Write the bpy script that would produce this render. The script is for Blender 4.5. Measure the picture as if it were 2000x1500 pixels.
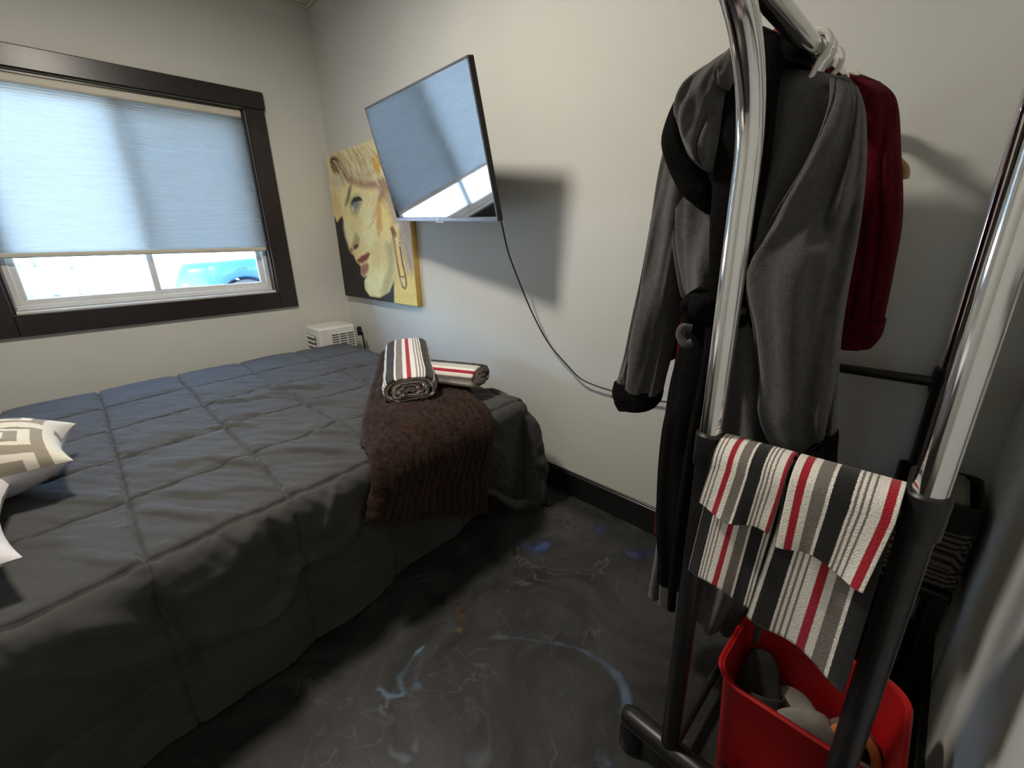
import bpy, math, random
import numpy as np
from mathutils import Matrix, Vector

for o in list(bpy.data.objects):
    bpy.data.objects.remove(o)
SC = bpy.context.scene
COL = SC.collection

# ------------------------------------------------------------------ camera
F = 839.98; YAW, PITCH, ROLL = 0.7916, 0.3193, -0.0238
CAM = np.array([3.0447, -1.3739, 1.0905])
def cam_axes():
    cy, sy, cp, sp = math.cos(YAW), math.sin(YAW), math.cos(PITCH), math.sin(PITCH)
    w = np.array([-sy*cp, cy*cp, -sp]); r = np.array([cy, sy, 0.0]); u = np.cross(r, w)
    cr, sr = math.cos(ROLL), math.sin(ROLL)
    return cr*r+sr*u, -sr*r+cr*u, w
AR, AU, AW = cam_axes()
cd = bpy.data.cameras.new('camera'); cam = bpy.data.objects.new('camera', cd); COL.objects.link(cam)
cd.sensor_fit = 'HORIZONTAL'; cd.sensor_width = 36.0; cd.lens = F*36.0/2000.0; cd.clip_start = 0.02
cam.matrix_world = Matrix(((AR[0], AU[0], -AW[0], CAM[0]), (AR[1], AU[1], -AW[1], CAM[1]), (AR[2], AU[2], -AW[2], CAM[2]), (0, 0, 0, 1)))
SC.camera = cam

# ------------------------------------------------------------------ world, sun, lamp, exposure
SC.view_settings.view_transform = 'Standard'; SC.view_settings.look = 'None'
SC.view_settings.gamma = 1.0; SC.view_settings.use_curve_mapping = False
SC.view_settings.exposure = 0.2
SC.cycles.use_denoising = True
SC.cycles.max_bounces = 10; SC.cycles.diffuse_bounces = 5; SC.cycles.transparent_max_bounces = 16
SC.cycles.sample_clamp_indirect = 8.0
W = bpy.data.worlds.new('sky'); SC.world = W; W.use_nodes = True
wn = W.node_tree.nodes; wl = W.node_tree.links
bg = wn['Background']
sky = wn.new('ShaderNodeTexSky'); sky.sky_type = 'NISHITA'; sky.sun_disc = False
sky.sun_elevation = math.radians(52); sky.sun_rotation = math.radians(150); sky.air_density = 1.0; sky.dust_density = 0.6
wl.new(sky.outputs[0], bg.inputs[0]); bg.inputs[1].default_value = 7.0
sl = bpy.data.lights.new('sun', 'SUN'); sl.energy = 9.0; sl.angle = math.radians(0.6); sl.color = (1.0, 0.96, 0.9)
so = bpy.data.objects.new('sun', sl); COL.objects.link(so)
so.rotation_euler = Vector((-0.35, 0.75, -1.0)).to_track_quat('-Z', 'Y').to_euler()
LAMP = (1.66, -1.2, 2.33)
al = bpy.data.lights.new('ceiling_lamp_light', 'AREA'); al.shape = 'DISK'; al.size = 0.26; al.energy = 29.0
al.color = (1.0, 0.915, 0.80)
ao = bpy.data.objects.new('ceiling_lamp_light', al); COL.objects.link(ao); ao.location = LAMP

# ------------------------------------------------------------------ helpers
def ray(q):
    return (q[0]-1000)/F*AR-(q[1]-750)/F*AU+AW
def at_y(q, y):
    d = ray(q); return CAM+d*((y-CAM[1])/d[1])
def at_z(q, z):
    d = ray(q); return CAM+d*((z-CAM[2])/d[2])
def at_x(q, x):
    d = ray(q); return CAM+d*((x-CAM[0])/d[0])
def project(P):
    d = np.asarray(P)-CAM; z = d@AW
    return 1000+F*(d@AR)/z, 750-F*(d@AU)/z

def _hash(ix, iy, seed):
    h = (ix.astype(np.int64)*374761393+iy.astype(np.int64)*668265263+seed*974634777) & 0x7fffffff
    h = ((h ^ (h >> 13))*1274126177) & 0x7fffffff
    return ((h ^ (h >> 16)) & 0xffff)/65535.0
def vnoise(x, y, seed=0):
    x = np.asarray(x, float); y = np.asarray(y, float)
    ix, iy = np.floor(x), np.floor(y); fx, fy = x-ix, y-iy
    fx = fx*fx*fx*(fx*(fx*6-15)+10); fy = fy*fy*fy*(fy*(fy*6-15)+10)
    a, b = _hash(ix, iy, seed), _hash(ix+1, iy, seed); c, d = _hash(ix, iy+1, seed), _hash(ix+1, iy+1, seed)
    return (a+(b-a)*fx)*(1-fy)+(c+(d-c)*fx)*fy
def fbm(x, y, seed=0, oct=4):
    s = 0; a = 0.5
    for k in range(oct):
        s = s+a*(vnoise(x*2**k, y*2**k, seed+k)-0.5); a *= 0.5
    return s

def tag(o, label=None, cat=None, group=None, kind=None):
    if label: o['label'] = label
    if cat: o['category'] = cat
    if group: o['group'] = group
    if kind: o['kind'] = kind
    return o
def empty(name, loc, label, cat, group=None):
    o = bpy.data.objects.new(name, None); COL.objects.link(o); o.location = loc; o.empty_display_size = 0.1
    o['base'] = list(map(float, loc))
    return tag(o, label, cat, group)
def root_loc(p):
    while p is not None and p.parent is not None: p = p.parent
    if p is None: return np.zeros(3)
    return np.array(p.get('base', (0.0, 0.0, 0.0)))
def mesh(name, V, Fc, m, parent=None, smooth=True, uv=None, colr=None, local=False, sharp=None):
    V = np.asarray(V, float).reshape(-1, 3)
    if parent is not None and not local: V = V-root_loc(parent)
    me = bpy.data.meshes.new(name); me.from_pydata(V.tolist(), [], [list(map(int, f)) for f in Fc]); me.update()
    if smooth: me.polygons.foreach_set('use_smooth', [True]*len(me.polygons))
    if uv is not None:
        L = me.uv_layers.new(name='UVMap'); li = np.empty(len(me.loops), np.int32); me.loops.foreach_get('vertex_index', li)
        L.data.foreach_set('uv', np.asarray(uv, np.float32)[li].ravel())
    if colr is not None:
        c = np.asarray(colr, np.float32)
        if c.shape[1] == 3: c = np.concatenate([c, np.ones((len(c), 1), np.float32)], 1)
        A = me.color_attributes.new('paint', 'FLOAT_COLOR', 'POINT'); A.data.foreach_set('color', c.ravel())
    if sharp is not None: me.set_sharp_from_angle(angle=math.radians(sharp))
    me.materials.append(m)
    o = bpy.data.objects.new(name, me); COL.objects.link(o)
    if parent is not None: o.parent = parent
    return o
def gridfaces(n, k, cu=False, cv=False, off=0):
    fs = []
    for i in range(n if cu else n-1):
        i2 = (i+1) % n
        for j in range(k if cv else k-1):
            j2 = (j+1) % k
            fs.append((off+i*k+j, off+i2*k+j, off+i2*k+j2, off+i*k+j2))
    return fs
class MB:
    def __init__(s): s.V = []; s.F = []
    def add(s, V, Fc):
        n = len(s.V); s.V += [tuple(v) for v in V]; s.F += [tuple(i+n for i in f) for f in Fc]; return s
    def box(s, a, b, bev=0.0, M=None):
        a, b = np.minimum(a, b).astype(float), np.maximum(a, b).astype(float)
        c, h = (a+b)/2, (b-a)/2; bev = min(bev, h.min()*0.95)
        V, Fc = [], []
        if bev <= 0:
            V = [c+h*np.array(v) for v in ((-1,-1,-1),(1,-1,-1),(1,1,-1),(-1,1,-1),(-1,-1,1),(1,-1,1),(1,1,1),(-1,1,1))]
            Fc = [(0,3,2,1),(4,5,6,7),(0,1,5,4),(1,2,6,5),(2,3,7,6),(3,0,4,7)]
        else:
            # chamfered box, 24 vertices
            idx = {}
            for sx in (-1,1):
                for sy in (-1,1):
                    for sz in (-1,1):
                        for ax in range(3):
                            sg = np.array((sx,sy,sz), float); off = np.full(3, bev); off[ax] = 0
                            idx[(sx,sy,sz,ax)] = len(V); V.append(c+sg*(h-off))
            def q(*k): Fc.append(tuple(idx[x] for x in k))
            for sg in (-1,1):
                q(*[(sg,y,z,0) for y,z in ((-1,-1),(1,-1),(1,1),(-1,1))]); q(*[(x,sg,z,1) for x,z in ((-1,-1),(1,-1),(1,1),(-1,1))]); q(*[(x,y,sg,2) for x,y in ((-1,-1),(1,-1),(1,1),(-1,1))])
            for a1 in (-1,1):
                for a2 in (-1,1):
                    q((a1,a2,-1,0),(a1,a2,-1,1),(a1,a2,1,1),(a1,a2,1,0)); q((a1,-1,a2,0),(a1,-1,a2,2),(a1,1,a2,2),(a1,1,a2,0)); q((-1,a1,a2,1),(-1,a1,a2,2),(1,a1,a2,2),(1,a1,a2,1))
            for k in [(x,y,z) for x in (-1,1) for y in (-1,1) for z in (-1,1)]: q(k+(0,), k+(1,), k+(2,))
            # orient outward
            F2 = []
            for f in Fc:
                P = [V[i] for i in f]; nn = np.cross(P[1]-P[0], P[2]-P[0])
                F2.append(f if nn@(sum(P)/len(P)-c) > 0 else f[::-1])
            Fc = F2
        if M is not None: V = [M[:3,:3]@v+M[:3,3] for v in V]
        return s.add(V, Fc)
    def tube(s, pts, r, n=14, caps=True, rz=None):
        pts = [np.array(p, float) for p in pts]; m = len(pts)
        rr = r if hasattr(r, '__len__') else [r]*m
        T = [pts[min(i+1,m-1)]-pts[max(i-1,0)] for i in range(m)]; T = [t/np.linalg.norm(t) for t in T]
        up = np.array((0,0,1.0)) if abs(T[0][2]) < .9 else np.array((1.0,0,0))
        N = np.cross(T[0], up); N /= np.linalg.norm(N); V = []
        for i in range(m):
            N = N-T[i]*(N@T[i]); N /= np.linalg.norm(N); B = np.cross(T[i], N)
            for k in range(n):
                a = 2*math.pi*k/n; V.append(pts[i]+rr[i]*(math.cos(a)*N+math.sin(a)*B))
        Fc = [tuple(i*n+(k+e)%n if not hi else (i+1)*n+(k+e)%n for hi, e in ((0,0),(0,1),(1,1),(1,0))) for i in range(m-1) for k in range(n)]
        if caps: Fc += [tuple(range(n))[::-1], tuple((m-1)*n+k for k in range(n))]
        return s.add(V, Fc)
    def build(s, name, m, parent=None, smooth=True, local=False, sharp=35):
        return mesh(name, s.V, s.F, m, parent, smooth, local=local, sharp=sharp)

def spline(P, n):
    P = np.asarray(P, float); m = len(P); out = []
    t = np.linspace(0, m-1, n)
    for x in t:
        i = min(int(x), m-2); f = x-i
        p0, p1, p2, p3 = P[max(i-1,0)], P[i], P[i+1], P[min(i+2,m-1)]
        out.append(0.5*((2*p1)+(p2-p0)*f+(2*p0-5*p1+4*p2-p3)*f*f+(3*p1-p0-3*p2+p3)*f**3))
    return np.array(out)

# ------------------------------------------------------------------ materials
def mat(name, col, rough=0.6, metal=0.0, bump=0.0, bscale=200.0, sheen=0.0, var=0.0, vscale=8.0, spec=0.5, coat=0.0, bdist=0.002, detail=4.0, var_col=None):
    m = bpy.data.materials.new(name); m.use_nodes = True
    N, L = m.node_tree.nodes, m.node_tree.links; b = N['Principled BSDF']
    b.inputs['Base Color'].default_value = (*col, 1); b.inputs['Roughness'].default_value = rough; b.inputs['Metallic'].default_value = metal
    b.inputs['Specular IOR Level'].default_value = spec
    if sheen: b.inputs['Sheen Weight'].default_value = sheen; b.inputs['Sheen Roughness'].default_value = 0.5
    if coat: b.inputs['Coat Weight'].default_value = coat; b.inputs['Coat Roughness'].default_value = 0.05
    tc = N.new('ShaderNodeTexCoord')
    if bump:
        nz = N.new('ShaderNodeTexNoise'); nz.inputs['Scale'].default_value = bscale; nz.inputs['Detail'].default_value = detail
        bp = N.new('ShaderNodeBump'); bp.inputs['Strength'].default_value = bump; bp.inputs['Distance'].default_value = bdist
        L.new(tc.outputs['Object'], nz.inputs['Vector']); L.new(nz.outputs['Fac'], bp.inputs['Height']); L.new(bp.outputs['Normal'], b.inputs['Normal'])
    if var:
        n2 = N.new('ShaderNodeTexNoise'); n2.inputs['Scale'].default_value = vscale; n2.inputs['Detail'].default_value = 5.0
        mx = N.new('ShaderNodeMix'); mx.data_type = 'RGBA'
        lo = tuple(c*(1-var) for c in col); hi = tuple(min(1, c*(1+var)) for c in col) if var_col is None else var_col
        mx.inputs[6].default_value = (*lo, 1); mx.inputs[7].default_value = (*hi, 1)
        mr = N.new('ShaderNodeMapRange'); mr.inputs[1].default_value = 0.3; mr.inputs[2].default_value = 0.7
        L.new(tc.outputs['Object'], n2.inputs['Vector']); L.new(n2.outputs['Fac'], mr.inputs[0]); L.new(mr.outputs[0], mx.inputs[0]); L.new(mx.outputs[2], b.inputs['Base Color'])
    return m
M = {}
M['wall'] = mat('greige_wall_paint', (0.64, 0.645, 0.605), 0.62, bump=0.12, bscale=260, bdist=0.001, var=0.03, vscale=3)
M['ceiling'] = mat('ceiling_paint', (0.66, 0.63, 0.58), 0.9, bump=0.1, bscale=120)
M['crown'] = mat('cream_crown', (0.62, 0.56, 0.50), 0.6, var=0.05)
M['espresso'] = mat('espresso_trim', (0.018, 0.013, 0.013), 0.30, bump=0.05, bscale=60, var=0.25, vscale=20)
M['black_trim'] = mat('black_baseboard', (0.010, 0.009, 0.009), 0.32, bump=0.04, bscale=90, var=0.2)
M['vinyl'] = mat('white_vinyl', (0.66, 0.66, 0.64), 0.35, var=0.03)
M['cream_rail'] = mat('cream_blind_rail', (0.60, 0.57, 0.48), 0.5, var=0.03)
M['comforter'] = mat('charcoal_comforter', (0.063, 0.0635, 0.063), 0.85, spec=0.16, bump=0.12, bscale=500, sheen=0.08, var=0.08, vscale=5)
M['mattress'] = mat('mattress_ticking', (0.25, 0.25, 0.26), 0.9, bump=0.1, var=0.05)
M['black_metal'] = mat('black_metal', (0.012, 0.011, 0.011), 0.36, bump=0.03, bscale=300, var=0.2, spec=0.5)
M['black_plastic'] = mat('black_plastic', (0.010, 0.010, 0.011), 0.42, var=0.15)
M['chrome'] = mat('chrome_tube', (0.78, 0.78, 0.78), 0.10, 1.0, var=0.03)
M['grey_fleece'] = mat('grey_fleece', (0.058, 0.0565, 0.056), 0.95, bump=0.7, bscale=420, sheen=0.25, var=0.22, vscale=90, bdist=0.003)
M['black_fleece'] = mat('black_fleece', (0.0055, 0.005, 0.0055), 1.0, bump=0.6, bscale=420, spec=0.1, sheen=0.0, var=0.3, vscale=90, bdist=0.003)
M['red_fleece'] = mat('dark_red_fleece', (0.080, 0.0022, 0.008), 1.0, spec=0.1, bump=0.6, bscale=420, sheen=0.03, var=0.3, vscale=90, bdist=0.003)
M['red_satin'] = mat('red_lining', (0.22, 0.006, 0.012), 0.6, var=0.2)
M['bin_red'] = mat('red_plastic', (0.42, 0.008, 0.010), 0.42, bump=0.05, bscale=300, var=0.08)
M['slip_dark'] = mat('dark_slipper', (0.022, 0.021, 0.020), 0.8, bump=0.3, var=0.2)
M['slip_grey'] = mat('grey_slipper', (0.25, 0.235, 0.205), 0.95, bump=0.6, bscale=300, var=0.15, vscale=40)
M['slip_sole'] = mat('brown_slipper_insole', (0.17, 0.13, 0.115), 0.9, bump=0.3, var=0.1)
M['slip_orange'] = mat('orange_slipper_rim', (0.65, 0.20, 0.06), 0.8, bump=0.3, var=0.15)
M['slip_cream'] = mat('cream_slipper_fleece', (0.42, 0.34, 0.28), 0.95, bump=0.6, bscale=200, var=0.15)
M['white_plastic'] = mat('white_plastic', (0.72, 0.71, 0.68), 0.38, var=0.03)
M['grey_plastic'] = mat('grey_vent_back', (0.16, 0.16, 0.16), 0.5, var=0.1)
M['clear_hook'] = mat('pale_hanger_plastic', (0.70, 0.69, 0.65), 0.25, var=0.04, spec=0.8)
M['gold'] = mat('gold_metal', (0.62, 0.42, 0.14), 0.25, 1.0, var=0.05)
M['wood'] = mat('light_wood', (0.42, 0.25, 0.11), 0.5, bump=0.1, var=0.2, vscale=30)
M['white_linen'] = mat('white_linen', (0.68, 0.66, 0.68), 0.9, bump=0.25, bscale=300, var=0.04)
M['tv_black'] = mat('tv_black', (0.008, 0.008, 0.009), 0.35, var=0.1)
M['tv_bezel'] = mat('tv_grey_bezel', (0.20, 0.20, 0.21), 0.3, 0.6, var=0.05)
M['logo'] = mat('pale_logo', (0.8, 0.8, 0.82), 0.4, var=0.02)
M['cord'] = mat('black_cord', (0.008, 0.008, 0.008), 0.45, var=0.1)
M['canvas_edge'] = mat('gold_canvas_edge', (0.52, 0.34, 0.08), 0.7, bump=0.2, bscale=300, var=0.15, vscale=15)
M['gravel'] = mat('pale_gravel', (0.66, 0.63, 0.58), 0.95, bump=0.6, bscale=8, var=0.15, vscale=3, bdist=0.05)
M['rock'] = mat('pale_boulder', (0.10, 0.096, 0.092), 0.9, bump=1.0, bscale=6, var=0.8, vscale=3, bdist=0.05)
M['car_paint'] = mat('blue_car_paint', (0.008, 0.060, 0.145), 0.38, 0.0, coat=0.12, var=0.03, spec=0.3)
M['car_glass'] = mat('car_glass', (0.02, 0.03, 0.04), 0.05, var=0.05, spec=0.9)
M['tyre'] = mat('tyre_rubber', (0.02, 0.02, 0.022), 0.85, bump=0.3, var=0.2)
M['rim'] = mat('alloy_rim', (0.45, 0.46, 0.48), 0.3, 0.9, var=0.05)
M['lamp_lens'] = mat('headlamp_lens', (0.7, 0.72, 0.75), 0.1, var=0.03)
M['lamp_white'] = mat('lamp_fixture', (0.8, 0.78, 0.74), 0.5, var=0.03)

def stripes_mat(name):
    m = bpy.data.materials.new(name); m.use_nodes = True
    N, L = m.node_tree.nodes, m.node_tree.links; b = N['Principled BSDF']
    b.inputs['Roughness'].default_value = 0.95; b.inputs['Sheen Weight'].default_value = 0.2
    uv = N.new('ShaderNodeUVMap'); sp = N.new('ShaderNodeSeparateXYZ'); L.new(uv.outputs[0], sp.inputs[0])
    mp = N.new('ShaderNodeVectorMath'); mp.operation = 'MULTIPLY'; mp.inputs[1].default_value = (60, 500, 1); L.new(uv.outputs[0], mp.inputs[0])
    nz = N.new('ShaderNodeTexNoise'); nz.inputs['Scale'].default_value = 1.0; nz.inputs['Detail'].default_value = 2; L.new(mp.outputs[0], nz.inputs['Vector'])
    wob = N.new('ShaderNodeMath'); wob.operation = 'MULTIPLY_ADD'; wob.inputs[1].default_value = 0.035; L.new(nz.outputs['Fac'], wob.inputs[0]); L.new(sp.outputs[0], wob.inputs[2])
    fr = N.new('ShaderNodeMath'); fr.operation = 'FRACT'; L.new(wob.outputs[0], fr.inputs[0])
    cr = N.new('ShaderNodeValToRGB'); cr.color_ramp.interpolation = 'CONSTANT'
    red, white, grey, black = (0.40, 0.006, 0.022, 1), (0.86, 0.82, 0.75, 1), (0.20, 0.175, 0.155, 1), (0.0065, 0.0065, 0.007, 1)
    st = [(0, red), (.105, white), (.20, grey), (.375, white), (.42, black), (.655, white), (.69, grey), (.72, white), (.765, grey), (.795, white), (.845, grey), (.875, white)]
    E = cr.color_ramp.elements
    E[0].position = 0; E[0].color = red; E[1].position = st[1][0]; E[1].color = st[1][1]
    for p, c in st[2:]:
        e = E.new(p); e.color = c
    L.new(fr.outputs[0], cr.inputs[0])
    tc = N.new('ShaderNodeTexCoord'); n2 = N.new('ShaderNodeTexNoise'); n2.inputs['Scale'].default_value = 450; n2.inputs['Detail'].default_value = 3
    L.new(tc.outputs['Object'], n2.inputs['Vector'])
    mr = N.new('ShaderNodeMapRange'); mr.inputs[3].default_value = 0.72; mr.inputs[4].default_value = 1.2; L.new(n2.outputs['Fac'], mr.inputs[0])
    mu = N.new('ShaderNodeMix'); mu.data_type = 'RGBA'; mu.blend_type = 'MULTIPLY'; mu.inputs[0].default_value = 1
    L.new(cr.outputs[0], mu.inputs[6]); L.new(mr.outputs[0], mu.inputs[7]); L.new(mu.outputs[2], b.inputs['Base Color'])
    bp = N.new('ShaderNodeBump'); bp.inputs['Strength'].default_value = 0.7; bp.inputs['Distance'].default_value = 0.003
    L.new(n2.outputs['Fac'], bp.inputs['Height']); L.new(bp.outputs[0], b.inputs['Normal'])
    return m
M['stripes'] = stripes_mat('striped_terry')

def paint_mat(name, rough=0.6, bump=0.15, bscale=400, spec=0.4):
    m = bpy.data.materials.new(name); m.use_nodes = True
    N, L = m.node_tree.nodes, m.node_tree.links; b = N['Principled BSDF']
    a = N.new('ShaderNodeVertexColor'); a.layer_name = 'paint'; L.new(a.outputs[0], b.inputs['Base Color'])
    b.inputs['Roughness'].default_value = rough; b.inputs['Specular IOR Level'].default_value = spec
    tc = N.new('ShaderNodeTexCoord'); nz = N.new('ShaderNodeTexNoise'); nz.inputs['Scale'].default_value = bscale
    bp = N.new('ShaderNodeBump'); bp.inputs['Strength'].default_value = bump; bp.inputs['Distance'].default_value = 0.002
    L.new(tc.outputs['Object'], nz.inputs['Vector']); L.new(nz.outputs['Fac'], bp.inputs['Height']); L.new(bp.outputs[0], b.inputs['Normal'])
    return m
M['picture'] = paint_mat('painted_canvas', 0.55)
M['cushion'] = paint_mat('greek_key_cotton', 0.9, 0.3, 350)
M['basket'] = paint_mat('woven_print', 0.9, 0.3, 350)

# blind fabric: translucent cloth
m = bpy.data.materials.new('cellular_shade_fabric'); m.use_nodes = True; N, L = m.node_tree.nodes, m.node_tree.links
N.remove(N['Principled BSDF']); out = N['Material Output']
d_ = N.new('ShaderNodeBsdfDiffuse'); t_ = N.new('ShaderNodeBsdfTranslucent'); mx = N.new('ShaderNodeMixShader'); mx.inputs[0].default_value = 0.42
tc = N.new('ShaderNodeTexCoord'); vm = N.new('ShaderNodeVectorMath'); vm.operation = 'MULTIPLY'; vm.inputs[1].default_value = (1, 3, 55)
nz = N.new('ShaderNodeTexNoise'); nz.inputs['Scale'].default_value = 1.5; nz.inputs['Detail'].default_value = 6
cr = N.new('ShaderNodeMapRange'); cr.inputs[3].default_value = 0.90; cr.inputs[4].default_value = 1.08
cm = N.new('ShaderNodeMix'); cm.data_type = 'RGBA'; cm.blend_type = 'MULTIPLY'; cm.inputs[0].default_value = 1; cm.inputs[6].default_value = (0.215, 0.214, 0.192, 1)
L.new(tc.outputs['Object'], vm.inputs[0]); L.new(vm.outputs[0], nz.inputs['Vector']); L.new(nz.outputs['Fac'], cr.inputs[0]); L.new(cr.outputs[0], cm.inputs[7])
L.new(cm.outputs[2], d_.inputs[0]); L.new(cm.outputs[2], t_.inputs[0]); L.new(d_.outputs[0], mx.inputs[1]); L.new(t_.outputs[0], mx.inputs[2]); L.new(mx.outputs[0], out.inputs[0])
M['shade'] = m
def thin(name, col, fac):
    m = bpy.data.materials.new(name); m.use_nodes = True; N, L = m.node_tree.nodes, m.node_tree.links
    N.remove(N['Principled BSDF']); out = N['Material Output']
    t = N.new('ShaderNodeBsdfTransparent'); t.inputs[0].default_value = (*col, 1); g = N.new('ShaderNodeBsdfGlossy'); g.inputs['Roughness'].default_value = 0.02
    mx = N.new('ShaderNodeMixShader'); lw = N.new('ShaderNodeLayerWeight'); lw.inputs[0].default_value = fac
    L.new(lw.outputs['Fresnel'], mx.inputs[0]); L.new(t.outputs[0], mx.inputs[1]); L.new(g.outputs[0], mx.inputs[2]); L.new(mx.outputs[0], out.inputs[0])
    return m
M['pane'] = thin('window_glass', (0.95, 0.98, 0.98), 0.15)
m = bpy.data.materials.new('dimming_screen_mesh'); m.use_nodes = True; N, L = m.node_tree.nodes, m.node_tree.links
b = N['Principled BSDF']; b.inputs['Base Color'].default_value = (0.03, 0.03, 0.03, 1); b.inputs['Alpha'].default_value = 0.30; M['screen'] = m  # see-through dark sheet for the added screen that cuts daylight
# television panel: very glossy dark glass
m = bpy.data.materials.new('tv_panel_glass'); m.use_nodes = True; N, L = m.node_tree.nodes, m.node_tree.links
b = N['Principled BSDF']; b.inputs['Base Color'].default_value = (0.004, 0.004, 0.005, 1); b.inputs['Roughness'].default_value = 0.08
gl = N.new('ShaderNodeBsdfGlossy'); gl.inputs['Roughness'].default_value = 0.035; gl.inputs['Color'].default_value = (0.86, 0.88, 0.92, 1)
mx = N.new('ShaderNodeMixShader'); mx.inputs[0].default_value = 0.52
L.new(b.outputs[0], mx.inputs[1]); L.new(gl.outputs[0], mx.inputs[2]); L.new(mx.outputs[0], N['Material Output'].inputs[0]); M['tv_glass'] = m
# fur
m = mat('brown_faux_fur', (0.026, 0.010, 0.0055), 0.95, bump=1.0, bscale=260, sheen=0.08, var=0.85, vscale=70, bdist=0.006, spec=0.2)
M['fur'] = m
# dark swirled floor
m = bpy.data.materials.new('black_swirled_epoxy'); m.use_nodes = True; N, L = m.node_tree.nodes, m.node_tree.links; b = N['Principled BSDF']
tc = N.new('ShaderNodeTexCoord'); n1 = N.new('ShaderNodeTexNoise'); n1.inputs['Scale'].default_value = 3.0; n1.inputs['Detail'].default_value = 9; n1.inputs['Roughness'].default_value = 0.68; n1.inputs['Distortion'].default_value = 1.6
L.new(tc.outputs['Object'], n1.inputs['Vector'])
r1 = N.new('ShaderNodeValToRGB'); e = r1.color_ramp.elements; e[0].position = 0.30; e[0].color = (0.010, 0.010, 0.0105, 1); e[1].position = 0.72; e[1].color = (0.058, 0.058, 0.058, 1)
L.new(n1.outputs['Fac'], r1.inputs[0])
n2 = N.new('ShaderNodeTexNoise'); n2.inputs['Scale'].default_value = 3.5; n2.inputs['Detail'].default_value = 6; n2.inputs['Distortion'].default_value = 2.6; L.new(tc.outputs['Object'], n2.inputs['Vector'])
s1 = N.new('ShaderNodeMath'); s1.operation = 'SUBTRACT'; s1.inputs[1].default_value = 0.5; L.new(n2.outputs['Fac'], s1.inputs[0])
s2 = N.new('ShaderNodeMath'); s2.operation = 'ABSOLUTE'; L.new(s1.outputs[0], s2.inputs[0])
s3 = N.new('ShaderNodeMapRange'); s3.inputs[1].default_value = 0.0; s3.inputs[2].default_value = 0.022; s3.inputs[3].default_value = 1; s3.inputs[4].default_value = 0; L.new(s2.outputs[0], s3.inputs[0])
n3 = N.new('ShaderNodeTexNoise'); n3.inputs['Scale'].default_value = 5; n3.inputs['Detail'].default_value = 3; L.new(tc.outputs['Object'], n3.inputs['Vector'])
s4 = N.new('ShaderNodeMapRange'); s4.inputs[1].default_value = 0.48; s4.inputs[2].default_value = 0.75; s4.inputs[4].default_value = 0.8; L.new(n3.outputs['Fac'], s4.inputs[0])
s5 = N.new('ShaderNodeMath'); s5.operation = 'MULTIPLY'; L.new(s3.outputs[0], s5.inputs[0]); L.new(s4.outputs[0], s5.inputs[1])
m1 = N.new('ShaderNodeMix'); m1.data_type = 'RGBA'; m1.inputs[7].default_value = (0.13, 0.13, 0.135, 1); L.new(s5.outputs[0], m1.inputs[0]); L.new(r1.outputs[0], m1.inputs[6])
va = N.new('ShaderNodeVertexColor'); va.layer_name = 'paint'
m2 = N.new('ShaderNodeMix'); m2.data_type = 'RGBA'; L.new(va.outputs[1], m2.inputs[0]); L.new(m1.outputs[2], m2.inputs[6]); L.new(va.outputs[0], m2.inputs[7]); L.new(m2.outputs[2], b.inputs['Base Color'])
b.inputs['Roughness'].default_value = 0.38; b.inputs['Specular IOR Level'].default_value = 0.35
bp = N.new('ShaderNodeBump'); bp.inputs['Strength'].default_value = 0.12; bp.inputs['Distance'].default_value = 0.003; L.new(n1.outputs['Fac'], bp.inputs['Height']); L.new(bp.outputs[0], b.inputs['Normal'])
M['floor'] = m

def inpoly(x, y, P):
    P = np.asarray(P, float); ins = np.zeros(x.shape, bool); n = len(P); j = n-1
    for i in range(n):
        xi, yi, xj, yj = P[i][0], P[i][1], P[j][0], P[j][1]
        if yi != yj:
            ins ^= ((yi > y) != (yj > y)) & (x < (xj-xi)*(y-yi)/(yj-yi)+xi)
        j = i
    return ins
def blur(a, k):
    if k <= 0: return a
    for ax in (0, 1):
        p = np.pad(a, [(k, k) if i == ax else (0, 0) for i in (0, 1)], mode='edge'); c = np.cumsum(np.insert(p, 0, 0, axis=ax), axis=ax)
        n = a.shape[ax]
        a = (np.take(c, range(2*k+1, 2*k+1+n), axis=ax)-np.take(c, range(0, n), axis=ax))/(2*k+1)
    return a
def segdist(x, y, P):
    d = np.full(x.shape, 1e9); tt = np.zeros(x.shape)
    for i in range(len(P)-1):
        ax, ay = P[i][:2]; bx, by = P[i+1][:2]; l2 = (bx-ax)**2+(by-ay)**2+1e-12
        t = np.clip(((x-ax)*(bx-ax)+(y-ay)*(by-ay))/l2, 0, 1); q = np.hypot(x-ax-t*(bx-ax), y-ay-t*(by-ay))
        tt = np.where(q < d, (i+t)/(len(P)-1), tt); d = np.minimum(d, q)
    return d, tt

# ------------------------------------------------------------------ room shell
X1, Y0, H, T = 3.2, -2.75, 2.44, 0.14
def struct(o): o['kind'] = 'structure'; return o
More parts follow.
